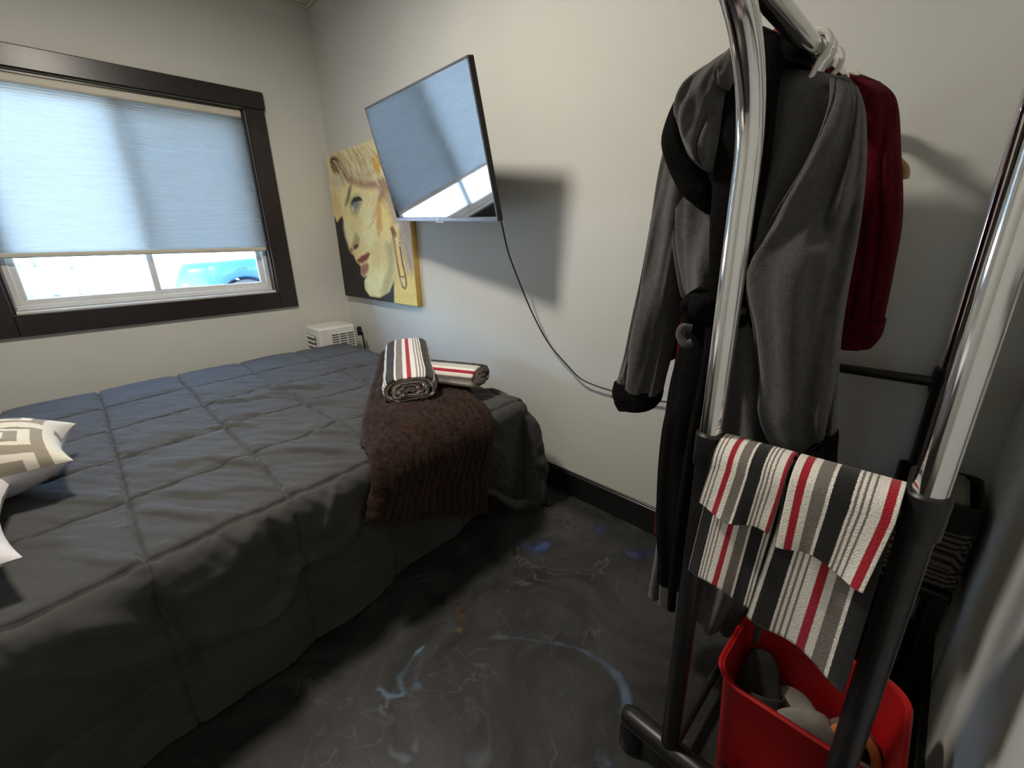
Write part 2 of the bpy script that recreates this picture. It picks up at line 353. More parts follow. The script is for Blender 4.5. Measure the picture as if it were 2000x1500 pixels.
# floor, painted stains on a fine grid
gx = np.concatenate([[0.0, 0.6, 1.2], np.linspace(1.7, 3.2, 301)]); gy = np.concatenate([[Y0, -2.2], np.linspace(-1.75, 0.0, 351)])
XX, YY = np.meshgrid(gx, gy, indexing='ij')
wx = XX+0.05*fbm(XX*9, YY*9, 3, 5); wy = YY+0.05*fbm(XX*9, YY*9, 17, 5)
fc = np.zeros(XX.shape+(3,)); fa = np.zeros(XX.shape)
def stain(mask, col):
    global fc, fa
    mask = np.clip(mask, 0, 1)
    fc = fc*(1-mask[..., None])+np.array(col)*mask[..., None]; fa = np.maximum(fa*(1-mask)+mask, fa)
def fpx(*q):
    P_ = np.array([at_z(p, 0.0)[:2] for p in q]); m_ = len(P_)
    t_ = np.linspace(0, m_-1, m_*7); i_ = np.clip(t_.astype(int), 0, m_-2); f_ = (t_-i_)[:, None]
    p0, p1, p2, p3 = P_[np.maximum(i_-1, 0)], P_[i_], P_[i_+1], P_[np.minimum(i_+2, m_-1)]
    return 0.5*(2*p1+(p2-p0)*f_+(2*p0-5*p1+4*p2-p3)*f_**2+(3*p1-p0-3*p2+p3)*f_**3)
P = fpx((975, 1245), (1030, 1246), (1100, 1258), (1150, 1285), (1195, 1315), (1222, 1350), (1226, 1395))
d, t = segdist(wx, wy, P); stain(np.clip(1.5-d/(0.004+0.009*t), 0, 1)*(0.5+0.45*t)*(0.6+0.5*vnoise(XX*30, YY*30, 3)), (0.085, 0.135, 0.21))
for q, r, c, s in [((1055, 1070), .055, (.042, .075, .19), .9), ((1020, 1062), .03, (.042, .075, .19), .6), ((1165, 1035), .035, (.04, .07, .20), .7), ((1235, 1080), .04, (.040, .058, .16), .8), ((1262, 1078), .03, (.03, .05, .2), .7),
                   ((815, 1335), .028, (.12, .22, .36), .9), ((825, 1280), .02, (.10, .19, .32), .8), ((1100, 1365), .014, (.07, .12, .25), .6),
                   ((1180, 1480), .035, (.09, .12, .22), .6), ((930, 1480), .03, (.10, .13, .18), .5), ((975, 1240), .035, (.12, .12, .125), .8),
                   ((905, 1195), .040, (.072, .044, .028), .8), ((905, 1190), .012, (.012, .008, .006), .9), ((900, 1225), .014, (.20, .13, .07), .7), ((760, 1310), .03, (.06, .04, .03), .4),
                   ((1070, 1150), .12, (.060, .058, .055), .45), ((980, 1180), .08, (.05, .05, .05), .4)]:
    p = at_z(q, 0.0); n_ = 0.55*fbm(XX*30, YY*30, int(q[0]), 4)
    stain(np.clip((1-np.hypot(wx-p[0], wy-p[1])/(r*1.25)+n_*2.6)*1.1, 0, 1)*s, c)
for path, w_, c, s in [([(740, 1350), (765, 1370), (790, 1352), (770, 1325), (800, 1300), (835, 1268)], .006, (.14, .24, .36), .85), ([(745, 1380), (760, 1395), (755, 1370)], .004, (.12, .16, .24), .7),
                       ([(775, 1465), (795, 1490), (780, 1475)], .006, (.14, .22, .32), .8), ([(690, 1420), (730, 1460), (735, 1490)], .003, (.15, .13, .12), .5), ([(700, 1400), (690, 1432), (640, 1425)], .0025, (.16, .16, .16), .5),
                       ([(815, 1420), (810, 1470)], .0025, (.13, .17, .19), .6), ([(660, 1380), (740, 1340), (760, 1325)], .004, (.09, .09, .085), .5), ([(925, 1285), (935, 1270), (965, 1255)], .003, (.14, .14, .16), .6),
                       ([(350, 1490), (480, 1480), (600, 1430), (700, 1390)], .003, (.11, .11, .11), .5), ([(900, 1350), (870, 1310), (900, 1290), (920, 1310), (905, 1340)], .0025, (.12, .12, .12), .5),
                       ([(890, 1130), (960, 1100), (1060, 1105), (1140, 1115)], .003, (.12, .12, .11), .5), ([(1030, 1200), (1080, 1190), (1110, 1170), (1095, 1150)], .003, (.10, .10, .10), .5), ([(1120, 1330), (1135, 1360), (1120, 1390), (1150, 1420)], .0025, (.1, .1, .11), .5)]:
    d, t = segdist(wx+0.5*(wx-XX), wy+0.5*(wy-YY), fpx(*path)); w2 = w_*(0.35+1.5*vnoise(XX*40, YY*40, 5)); stain(np.clip(1.5-d/w2, 0, 1)*s*(0.45+0.6*vnoise(XX*25, YY*25, 9)), c)
for fq, sd, th_, al_, cc_ in [(5.0, 201, .035, .55, (.12, .12, .125)), (9.0, 211, .05, .40, (.11, .11, .11)), (15.0, 221, .07, .32, (.10, .10, .105)), (7.0, 231, .03, .5, (.13, .14, .16))]:
    qx_ = XX*fq+1.6*fbm(XX*fq*.7, YY*fq*.7, sd+3, 5); qy_ = YY*fq+1.6*fbm(XX*fq*.7, YY*fq*.7, sd+5, 5)
    rg = np.clip(1-abs(vnoise(qx_, qy_, sd)-0.5)/th_, 0, 1)*np.clip((vnoise(XX*4, YY*4, sd+8)-0.42)*3, 0, 1)
    stain(rg*al_, cc_)
V = np.stack([XX, YY, np.zeros_like(XX)], -1)
struct(mesh('floor', V.reshape(-1, 3), gridfaces(*XX.shape), M['floor'], colr=np.concatenate([fc, fa[..., None]], -1).reshape(-1, 4)))
struct(MB().box((-T, Y0-T, H), (X1+T, T, H+0.1)).build('ceiling', M['ceiling'], smooth=False))
struct(MB().box((-T, 0, -0.05), (X1+T, T, H)).build('wall_back', M['wall'], smooth=False))
struct(MB().box((X1, Y0, -0.05), (X1+T, 0, H)).build('wall_right', M['wall'], smooth=False))
struct(MB().box((-T, Y0-T, -0.05), (X1+T, Y0, H)).build('wall_front', M['wall'], smooth=False))
WY0, WY1, WZ0, WZ1 = -1.60, -0.452, 0.818, 1.842      # window opening
wb = MB().box((-T, Y0, -0.05), (0, WY0, H)).box((-T, WY1, -0.05), (0, 0, H)).box((-T, WY0, -0.05), (0, WY1, WZ0)).box((-T, WY0, WZ1), (0, WY1, H))
struct(wb.build('wall_left', M['wall'], smooth=False))
struct(MB().box((0, -0.014, 0), (X1, 0, 0.108), 0.003).box((0, -0.009, 0.106), (X1, 0, 0.114), 0.002).build('baseboard_back', M['black_trim']))
struct(MB().box((X1-0.014, Y0, 0), (X1, -0.014, 0.114), 0.003).build('baseboard_right', M['black_trim']))
struct(MB().box((0, Y0, 0), (0.014, -0.014, 0.114), 0.003).build('baseboard_left', M['black_trim']))
struct(MB().box((0, -0.018, H-0.014), (X1, 0, H), 0.004).build('trim_1', M['crown']))
struct(MB().box((0, Y0, H-0.014), (0.018, -0.018, H), 0.004).build('trim_2', M['crown']))

# ------------------------------------------------------------------ window
win = bpy.data.objects.new('window_1', None); COL.objects.link(win); win['kind'] = 'structure'; win['label'] = 'dark framed slider window half covered by a pale shade'
e_ = 0.002
MB().box((e_, WY1, WZ0-0.099), (0.022, WY1+0.101, WZ1+e_), 0.003).build('side_casing', M['espresso'], win)
MB().box((e_, WY0-0.101, WZ0-0.099), (0.022, WY0, WZ1+e_), 0.003).build('side_casing', M['espresso'], win)
MB().box((e_, WY0-0.111, WZ1+e_), (0.027, WY1+0.108, WZ1+0.092), 0.004).build('head_casing', M['espresso'], win)
MB().box((e_, WY0, WZ0-0.099), (0.022, WY1, WZ0), 0.003).build('sill_casing', M['espresso'], win)
MB().box((-T, WY1-0.012, WZ0), (0.0, WY1, WZ1)).box((-T, WY0, WZ0), (0.0, WY0+0.012, WZ1)).box((-T, WY0, WZ1-0.012), (0.0, WY1, WZ1)).build('jamb', M['espresso'], win, smooth=False)
MB().box((-T, WY0, WZ0), (0.0, WY1, WZ0+0.012), 0.003).build('sill', M['vinyl'], win)
a, bb, c, dd = WY0+0.013, WY1-0.013, WZ0+0.013, WZ1-0.013
fr = MB()
for lo, hi in [((a, c), (bb, c+0.024)), ((a, dd-0.024), (bb, dd)), ((a, c+0.024), (a+0.024, dd-0.024)), ((bb-0.024, c+0.024), (bb, dd-0.024))]:
    fr.box((-0.115, lo[0], lo[1]), (-0.055, hi[0], hi[1]), 0.003)
fr.build('window_frame', M['vinyl'], win)
ym = -1.040
def sash(y0, y1, x0, x1, w):
    s = MB(); z0, z1 = c+0.02, dd-0.02
    s.box((x0, y0, z0), (x1, y1, z0+w), 0.004).box((x0, y0, z1-w), (x1, y1, z1), 0.004).box((x0, y0, z0+w), (x1, y0+w, z1-w), 0.004).box((x0, y1-w, z0+w), (x1, y1, z1-w), 0.004)
    o = s.build('sash', M['vinyl'], win)
    xm = (x0+x1)/2
    MB().box((xm-0.002, y0+w*.7, z0+w*.7), (xm+0.002, y1-w*.7, z1-w*.7)).build('pane', M['pane'], o, smooth=False)
    return o
sash(a+0.018, ym+0.012, -0.088, -0.062, 0.030)
sash(ym-0.018, bb-0.018, -0.114, -0.090, 0.032)
sc_ = MB(); 
sc_.box((-0.134, ym-0.01, c+0.02), (-0.133, bb-0.01, dd-0.02)).build('dimming_screen', M['screen'], win, smooth=False)  # added screen: dims the daylight on the right half of the shade

# ------------------------------------------------------------------ cellular shade
sh = empty('cellular_shade', (-0.03, -1.02, 1.07), 'pale cellular shade pulled most of the way down the window', 'blind')
ya, yb = WY0+0.016, WY1-0.016
ztop, zbot = WZ1-0.050, 1.094
npl = 58; rows = npl*2+1
zs = np.linspace(zbot, ztop, rows); ysn = np.linspace(ya, yb, 24)
V = [(-0.024+(0.0026 if i % 2 else 0.0)+0.0006*float(vnoise(zs[i]*30, y*6, 5)), y, zs[i]) for i in range(rows) for y in ysn]
mesh('shade_fabric', V, gridfaces(rows, 24), M['shade'], sh, smooth=False)
MB().box((-0.046, ya, ztop), (0.000, yb, WZ1-0.013), 0.006).build('head_rail', M['cream_rail'], sh)
MB().box((-0.040, ya, zbot-0.024), (-0.008, yb, zbot), 0.006).build('bottom_rail', M['cream_rail'], sh)

# ------------------------------------------------------------------ outside
gxs = np.linspace(-70, -0.2, 40); gys = np.linspace(-45, 45, 40); GX, GY = np.meshgrid(gxs, gys, indexing='ij')
far = np.clip((-GX-16)/30, 0, 1)
GZ = -0.10+far*far*9.0+0.10*fbm(GX*.7, GY*.7, 8)*np.clip((-GX-2)/6, 0, 1)
g = struct(mesh('ground', np.stack([GX, GY, GZ], -1).reshape(-1, 3), gridfaces(40, 40), M['gravel'])); g['label'] = 'pale sunlit gravel outside'
def rock(loc, s, seed, label):
    n, k = 14, 20; V = []
    for i in range(n+1):
        th = math.pi*i/n
        for j in range(k):
            ph = 2*math.pi*j/k; v = np.array((math.sin(th)*math.cos(ph), math.sin(th)*math.sin(ph), math.cos(th)))
            r = 1+0.5*float(fbm(v[0]*1.6+seed, v[1]*1.6+v[2]*2.1, seed, 3)); V.append(np.array(loc)+v*r*np.array(s))
    o = mesh('boulder', V, gridfaces(n+1, k, cv=True), M['rock'], smooth=True, sharp=28)
    return tag(o, label, 'rock', None)
def ground_hit(q):                       # where the line of sight meets the gravel
    for x in np.linspace(-5, -60, 1100):
        p = at_x(q, x)
        if p[2] <= -0.10+np.clip((-x-16)/30, 0, 1)**2*9: return p
    return p
for i, (q, s) in enumerate([((45, 588), (.62, .60, .50)), ((28, 524), (.5, .75, .42)), ((108, 528), (.4, .55, .34)), ((130, 578), (.32, .40, .24)), ((225, 574), (.22, .30, .18)), ((238, 522), (.4, .5, .3))]):
    p = ground_hit(q); x = p[0]; z = p[2]
    rock((x, p[1], z+s[2]*0.30), s, 11+i*7, ['large pale boulder lowest at the left end of the window gap', 'broad pale boulder far off at the left edge of the window gap', 'pale boulder in the distance, second from left under the shade', 'small flat boulder in the middle of the left window pane', 'smallest pale stone near the window mullion', 'farthest pale boulder just under the shade left of the mullion'][i])

# car
car = empty('car', (-5.9, 1.75, -0.10), 'blue car parked outside the right window pane', 'car')
cx0, cx1 = -6.75, -5.0; L0, L1 = -0.30, 4.1; wys = (0.62, 3.25); WR = 0.355; AR_ = 0.43
def car_side(n=140):
    ys = np.linspace(L0, L1, n); low = []; top = []
    for y in ys:
        z = 0.24+0.10*max(0, 1-(y-L0)/0.28)**2+0.08*max(0, 1-(L1-y)/0.3)**2
        for w in wys:
            if abs(y-w) < AR_: z = max(z, WR+math.sqrt(AR_**2-(y-w)**2)-0.03)
        low.append(z)
        f = (y-L0)/(L1-L0)
        top.append(0.97*(1-max(0, 1-f/0.05)**2*0.33)+0.08*min(1, f/0.25)-0.12*max(0, (f-0.9)/0.1)**2)
    return ys, np.array(low), np.array(top)
ys, low, top = car_side()
prof = [(0.0, 0.06), (0.08, 0.02), (0.3, 0.0), (0.55, -0.012), (0.72, 0.0), (0.82, 0.012), (0.9, 0.05), (0.96, 0.12), (1.0, 0.22)]
V = []; cs = []
for i, y in enumerate(ys):
    f = (y-L0)/(L1-L0); nose = 0.30*max(0, 1-f/0.13)**2+0.22*max(0, (f-0.88)/0.12)**2
    ring = []
    flare = sum(0.03*math.exp(-((math.hypot(y-w, 0))/0.5)**4) for w in wys)
    for t, ins in prof:
        z = low[i]+(top[i]-low[i])*t; ring.append((cx1-ins-nose+flare*(1 if t < .6 else 0), y, z-0.10))
    for t, ins in prof[::-1]:
        z = low[i]+(top[i]-low[i])*t; ring.append((cx0+ins+nose-flare*(1 if t < .6 else 0), y, z-0.10))
    V += ring
n_, k_ = len(ys), 2*len(prof)
fcs = gridfaces(n_, k_)+[tuple(range(k_))[::-1], tuple((n_-1)*k_+j for j in range(k_))]
mesh('body', V, fcs, M['car_paint'], car, sharp=50)
cab = []
for y, z, ins in [(1.05, 0.90, 0.16), (1.75, 1.36, 0.30), (2.1, 1.43, 0.32), (3.0, 1.40, 0.32), (3.75, 0.96, 0.2)]:
    cab.append([(cx1-0.16, y, 0.86-0.1), (cx1-ins, y, z-0.1), (cx0+ins, y, z-0.1), (cx0+0.16, y, 0.86-0.1)])
mesh('cabin', np.array(cab).reshape(-1, 3), gridfaces(5, 4)+[(0, 1, 2, 3)], M['car_glass'], car, smooth=False)
MB().box((cx0+0.32, 1.72, 1.32), (cx1-0.32, 3.02, 1.345), 0.01).build('roof', M['car_paint'], car)
for w in wys:
    for sx in (cx1-0.12, cx0+0.12):
        s = MB(); s.tube([(sx-0.10, w, WR-0.10), (sx-0.09, w, WR-0.10), (sx+0.09, w, WR-0.10), (sx+0.10, w, WR-0.10)], [WR-0.03, WR, WR, WR-0.03], 36)
        o = s.build('wheel', M['tyre'], car)
        sd = 1 if sx > -5.9 else -1
        r_ = MB(); r_.tube([(sx+sd*0.085, w, WR-0.10), (sx+sd*0.112, w, WR-0.10)], [WR*0.66, WR*0.6], 24)
        for k in range(5):
            a_ = k*2*math.pi/5; r_.tube([(sx+sd*0.115, w, WR-0.1), (sx+sd*0.115, w+0.2*math.cos(a_), WR-0.1+0.2*math.sin(a_))], 0.025, 8)
        r_.build('rim', M['rim'], o)
MB().box((cx1-0.30, L0+0.10, 0.50), (cx1-0.13, L0+0.34, 0.60), 0.03).build('headlamp', M['lamp_lens'], car)
MB().box((cx1-0.02, 1.0, 0.80), (cx1+0.14, 1.16, 0.93), 0.03).build('mirror', M['car_paint'], car)

# ------------------------------------------------------------------ ceiling light above the bed (out of frame)
cl = empty('ceiling_light', (1.66, -1.2, 2.38), 'round white ceiling light above the bed', 'light')
MB().tube([(1.66, -1.2, 2.44), (1.66, -1.2, 2.40), (1.66, -1.2, 2.375), (1.66, -1.2, 2.365)], [0.10, 0.16, 0.17, 0.15], 40).build('base', M['lamp_white'], cl)

# ------------------------------------------------------------------ bed and comforter
ZT = 0.492; BX0, BX1, BY0, BY1, RR = 0.36, 1.905, -2.33, -0.240, 0.06
def drape(u, v, off=0.0):
    u = np.asarray(u, float); v = np.asarray(v, float)
    du = np.where(u > BX1, u-BX1, np.where(u < BX0, u-BX0, 0.0)); dv = np.where(v > BY1, v-BY1, np.where(v < BY0, v-BY0, 0.0))
    hyp = np.hypot(du, dv)+1e-9; mxd = np.maximum(abs(du), abs(dv)); d = hyp
    q = RR*math.pi/2; tt = np.maximum(d-q, 0)
    ang = np.clip(2*abs(du*dv)/(hyp*hyp), 0, 1)
    R = np.where(d < q, RR*np.sin(np.minimum(d, q)/RR), RR-0.07*tt+1.05*tt*ang*np.exp(-tt/0.35))
    z = np.where(d < q, ZT-RR*(1-np.cos(np.minimum(d, q)/RR)), ZT-RR-tt*(1-0.08*ang))
    under = np.maximum(0.014-z, 0); z = np.maximum(z, 0.014+0.0*under); R = R+under*0.8
    x = np.clip(u, BX0, BX1)+du/hyp*R; y = np.clip(v, BY0, BY1)+dv/hyp*R
    x = x-0.12*np.minimum(y+0.75, 0)-0.03*np.maximum(y+0.75, 0)
    return np.stack([x, y, z], -1), d
def grid_normals(P):
    a = np.gradient(P, axis=0); b = np.gradient(P, axis=1); n = np.cross(a, b); return n/(np.linalg.norm(n, axis=-1, keepdims=True)+1e-12)
DM = 0.505
us = np.concatenate([np.linspace(BX0-0.40, BX0, 40), np.linspace(BX0, BX1, 400)[1:], np.linspace(BX1, BX1+DM, 110)[1:]])
vs = np.concatenate([np.linspace(BY0, -1.75, 60), np.linspace(-1.75, BY1, 380)[1:], np.linspace(BY1, BY1+DM, 100)[1:]])
U, Vv = np.meshgrid(us, vs, indexing='ij')
du = np.maximum(U-BX1, 0); dv = np.maximum(Vv-BY1, 0); du2 = np.where(U < BX0, BX0-U, du)
both = (du2 > 0) & (dv > 0); hyp = np.hypot(du2, dv)+1e-9; k_ = np.where(both, np.maximum(du2, dv)/hyp, 1.0)
k_ = np.where(both, 0.35*1+0.65*k_, 1)
U2 = np.where(U > BX1, BX1+du*k_, np.where(U < BX0, BX0-du2*k_, U)); V2 = np.where(dv > 0, BY1+dv*k_, Vv)
# hem: a little uneven, lifted near the foot corner
hem = 1+0.05*(vnoise(Vv*3.5, U*0, 4)-0.5)*np.clip(du/0.3, 0, 1)-0.24*np.exp(-((Vv+0.40)/0.10)**2)*np.clip(du/DM, 0, 1)
U2 = np.where(U > BX1, BX1+(U2-BX1)*hem, U2)
Pc, D = drape(U2, V2)
nrm = grid_normals(Pc); nrm *= np.sign((nrm[200:201, 200:201, 2:3]))
seams_x = [0.66, 0.98, 1.30, 1.615, 1.93, 2.24]; seams_y = [-2.0, -1.70, -1.405, -1.115, -0.83, -0.53, -0.235, 0.06]
ux = U2+0.006*fbm(U*4, Vv*4, 31); vy = V2+0.006*fbm(U*4, Vv*4, 41)
ds = np.full(U.shape, 9.0)
for s in seams_x: ds = np.minimum(ds, abs(ux-s))
for s in seams_y: ds = np.minimum(ds, abs(vy-s))
puff = 0.006*(1-np.exp(-ds/0.03))-0.011*np.exp(-(ds/0.0045)**2)
ca, sa = math.cos(0.62), math.sin(0.62); wu, wv = U*ca+Vv*sa, -U*sa+Vv*ca
wr = vnoise(wu*4.5+0.6*fbm(U*5, Vv*5, 9), wv*26+1.3*fbm(U*4, Vv*4, 19), 21); wr = np.clip((wr-0.55)/0.4, 0, 1)
wr2 = vnoise(wu*9, wv*48+2*fbm(U*4, Vv*4, 14), 51)
region = np.clip(1.2-abs(Vv+0.75)/0.9, 0, 1)*np.clip((U-0.5)/0.6, 0.15, 1)*np.exp(-D/0.25)
pk = np.exp(-ds/0.03)*(vnoise(U*60, Vv*60, 61)-0.5)*0.006
big = 0.012*fbm(U*5, Vv*5, 71)
side = np.clip((D-0.05)/0.25, 0, 1)
folds = side*(0.030*(vnoise(Vv*9+0.8*fbm(U*6, Vv*6, 2), U*2.2, 81)-0.5)+0.05*fbm(Vv*6, U*7, 91, 3)-0.02)
foot = np.clip(dv/0.15, 0, 1)*0.035*(vnoise(U*14, Vv*1.5, 95)-0.5)
def crease(pts, w, a):
    P_ = np.array([[at_x(q, 1.93)[1], ZT-at_x(q, 1.93)[2]] for q in pts]); P_ = spline(P_, 24)
    d_, t_ = segdist(Vv+0.01*fbm(U*9, Vv*9, 5), D+0.01*fbm(U*9, Vv*9, 6), P_); return a*np.exp(-(d_/w)**2)*np.sin(np.clip(t_, 0.02, 0.98)*math.pi)**0.5
drp = sum(crease(*c_) for c_ in [([(690, 1000), (668, 1060), (600, 1085), (560, 1100), (545, 1150), (480, 1205), (350, 1215)], .020, .030), ([(565, 1120), (600, 1135), (650, 1140)], .012, .016),
          ([(505, 1010), (530, 1060), (560, 1100)], .016, -.022), ([(640, 960), (615, 1020), (600, 1060)], .014, .016), ([(300, 1120), (340, 1180), (380, 1240), (440, 1330)], .018, -.018), ([(130, 1190), (230, 1175), (320, 1190)], .02, .018), ([(60, 1250), (180, 1260), (300, 1245), (420, 1230)], .022, .016), ([(480, 1020), (430, 1090), (350, 1130), (280, 1120)], .02, .014)])
drp = np.where(U > BX1, drp, 0)*np.clip(D/0.06, 0, 1)
hgt = drp+puff*(1-0.35*side)+region*(0.017*wr+0.006*wr2)+pk+big+folds+foot
Pc = Pc+nrm*hgt[..., None]
Pc[..., 2] = np.maximum(Pc[..., 2], 0.006+0.002*vnoise(U*40, Vv*40, 7)); Pc[..., 1] = np.minimum(Pc[..., 1], -0.03-0.01*vnoise(U*20, Vv*3, 77)); Pc[..., 0] = np.maximum(Pc[..., 0], np.where(Pc[..., 1] > -0.42, 0.325, 0.03))
def comforter_top(x, y):
    i = np.argmin(abs(us-x)); j = np.argmin(abs(vs-y)); return Pc[i, j, 2]
o = mesh('comforter', Pc.reshape(-1, 3), gridfaces(*U.shape), M['comforter']); tag(o, 'charcoal grey quilted comforter spread over the bed down to the floor', 'comforter')
bed = empty('bed', (1.13, -1.3, 0), 'bed with dark frame under the charcoal comforter', 'bed')
MB().box((0.48, -2.28, 0.24), (1.84, -0.38, 0.455), 0.06).build('mattress', M['mattress'], bed)
MB().box((0.50, -2.26, 0.15), (1.82, -0.40, 0.235), 0.01).build('bed_frame', M['black_metal'], bed)
for x in (0.55, 1.74):
    for y in (-2.2, -0.45): MB().tube([(x, y, 0), (x, y, 0.15)], 0.025, 14).build('leg', M['black_metal'], bed)

# fur throw, a rotated strip over the foot corner
nl, nw = 260, 130; TL = 1.62; S = np.linspace(0, TL, nl); Wd = np.linspace(0, 0.47, nw); SS, WW = np.meshgrid(S, Wd, indexing='ij')
WW2 = WW+0.012*fbm(SS*6, WW*0+1, 12)*np.clip(SS/0.3, 0, 1)
ve = -0.865+WW2*0.98; Hl = 0.165+0.235*WW/0.47+0.02*fbm(WW*8, SS*0+3, 22)          # hem and the bed's edge
tt_ = np.maximum(SS-Hl, 0); sk = np.where(tt_ > 0.10, tt_-0.05, tt_**2/0.2)
tu = np.where(SS < Hl, BX1+(Hl-SS), BX1-0.84*tt_); tv = ve+0.54*sk-0.105*np.clip((Hl-SS)/0.2, 0, 1)*(1-0.3*WW/0.47)
Pt, Dt = drape(tu, tv); nt = grid_normals(Pt); nt *= np.sign(nt[110, 60, 2])
rid = abs(np.sin(WW2*math.pi/0.030+0.7*fbm(SS*5, WW*5, 33)))**0.8
iu = np.clip(np.searchsorted(us, tu), 0, len(us)-1); jv = np.clip(np.searchsorted(vs, tv), 0, len(vs)-1)
ht = np.maximum(hgt[iu, jv], -0.01)
ht = blur(blur(ht, 4), 4)+0.020+0.009*rid+0.005*vnoise(SS*90, WW*160, 43)+0.004*vnoise(SS*14, WW*70, 47)+0.008*fbm(SS*12, WW*12, 53)+0.022*np.clip(Dt/0.2, 0, 1)*(1+1.2*fbm(WW*7, SS*3, 63))
edge = np.minimum(np.minimum(WW, 0.47-WW), np.minimum(SS, TL-SS)); ht = ht-0.018*np.exp(-edge/0.012)
Pt = Pt+nt*ht[..., None]
Pt[..., 1] = np.minimum(Pt[..., 1], -0.045)
o = mesh('fur_throw', Pt.reshape(-1, 3), gridfaces(nl, nw), M['fur']); tag(o, 'dark brown faux fur throw hanging over the foot corner of the bed', 'throw')
pm = o.modifiers.new('fur_pile', 'PARTICLE_SYSTEM'); ps = pm.particle_system.settings
ps.type = 'HAIR'; ps.count = 60000; ps.hair_length = 0.016; ps.hair_step = 3; ps.display_step = 2; ps.render_step = 2
ps.use_advanced_hair = True; ps.normal_factor = 0.016; ps.tangent_factor = 0.0; ps.brownian_factor = 0.0; ps.factor_random = 0.006; ps.root_radius = 0.05; ps.tip_radius = 0.01; ps.radius_scale = 0.022
md = o.modifiers.new('thickness', 'SOLIDIFY'); md.thickness = 0.014; md.offset = -1

# rolled striped towels on the throw
def folded_towel(name, a, b, wdir, hw, hh, label, top_u, per, seed=0, sign=1, at=4):
    cat = 'towel'
    a, b = np.array(a, float), np.array(b, float); ax = b-a; Ln = np.linalg.norm(ax); ax /= Ln
    w = np.array(wdir, float); w -= ax*(w@ax); w /= np.linalg.norm(w); up = np.cross(ax, w)
    if up[2] < 0: up = -up
    n, k = 46, 72; V = []; UV = []; th = np.linspace(0, 2*math.pi, k, endpoint=False)
    se = 3.0
    cx = np.sign(np.cos(th))*abs(np.cos(th))**(2/se); sy = np.sign(np.sin(th))*abs(np.sin(th))**(2/se)
    arc = np.concatenate([[0], np.cumsum(np.hypot(np.diff(cx*hw), np.diff(sy*hh)))])
    phase = top_u-sign*arc[k//at]/per
    # ends: nested rolled layers, then the outer skin
    def ring(s, f, push):
        p = a+ax*(s*Ln)
        bulge = 1+0.05*(vnoise(s*5+seed, th*1.2, seed)-0.5)+0.03*(vnoise(s*18+seed, th*2, seed+2)-0.5)
        rnd = 1.0
        for j in range(k):
            V.append(p+w*(cx[j]*hw*f*bulge[j]*rnd)+up*(sy[j]*hh*f*bulge[j]*rnd)+ax*(push+(0.012*(float(vnoise(th[j]*3.0, f*9+seed, seed+6))-0.5) if push else 0))); UV.append((phase+sign*arc[j]/per, s*3) if f > 0.83 and push == 0 else (f*4.3+0.9*float(vnoise(th[j]*2.2, f*6+seed, seed+4)), th[j]))
    fs = [0.05, 0.22, 0.3, 0.46, 0.54, 0.7, 0.78, 0.93]
    for q, f in enumerate(fs): ring(0.0, f, (0.010 if (q//1) % 2 else -0.004)+0.004*math.sin(q*7+seed))
    for s in np.linspace(0, 1, n): ring(s, 1-0.10*math.exp(-s/0.02)-0.16*math.exp(-(1-s)/0.025), 0)
    for q, f in enumerate(fs[::-1]): ring(1.0, f*0.84, 0.012-0.004*(q % 2))
    R = len(V)//k
    Fc = gridfaces(R, k, cv=True)+[tuple(range(k)), tuple((R-1)*k+j for j in range(k))]
    o = mesh(name, V, Fc, M['stripes'], uv=UV); return tag(o, label, cat, 'rolled towels on the fur throw')
folded_towel('rolled_towel', (1.745, -0.605, 0.592), (1.235, -0.298, 0.618), (0.55, 0.80, 0.05), 0.098, 0.049, 'rolled striped towel lying lengthwise, larger and nearer the pillows, on the fur throw', 0.06, 0.150, seed=3)
folded_towel('rolled_towel', (1.80, -0.315, 0.588), (1.50, -0.44, 0.588), (0.4, -0.9, 0), 0.075, 0.040, 'rolled striped towel lying crosswise with its coiled end toward the wall', 0.06, 0.160, seed=8, sign=-1, at=9)

# ------------------------------------------------------------------ pillows
def pillow(name, c, size, rot, m, label, cat, colfn=None, n=90):
    t = np.linspace(-1, 1, n); A_, B_ = np.meshgrid(t, t, indexing='ij')
    prof = np.clip((1-abs(A_)**2.6)*(1-abs(B_)**2.6), 0, 1)**0.5
    pin = 1-0.10*(1-abs(B_)**2)*abs(A_)**3; pin2 = 1-0.10*(1-abs(A_)**2)*abs(B_)**3
    x = A_*size[0]/2*pin; y = B_*size[1]/2*pin2; z = prof*size[2]/2*(1+0.25*fbm(A_*2.2+c[0]*9, B_*2.2, 5))
    top = np.stack([x, y, z+0.004*fbm(A_*9, B_*9, 6)], -1).reshape(-1, 3); bot = np.stack([x, y, -z], -1).reshape(-1, 3)
    Rm = np.array(Matrix.Rotation(rot[2], 3, 'Z') @ Matrix.Rotation(rot[1], 3, 'Y') @ Matrix.Rotation(rot[0], 3, 'X'))
    V = np.concatenate([top, bot])@Rm.T+np.array(c)
    Fc = gridfaces(n, n)+[f[::-1] for f in gridfaces(n, n, off=n*n)]
    col_ = None
    if colfn is not None:
        ct = colfn(A_, B_).reshape(-1, 3); col_ = np.concatenate([ct, np.tile((0.62, 0.60, 0.64), (n*n, 1))])
    o = mesh(name, V, Fc, m, colr=col_)
    return tag(o, label, cat)
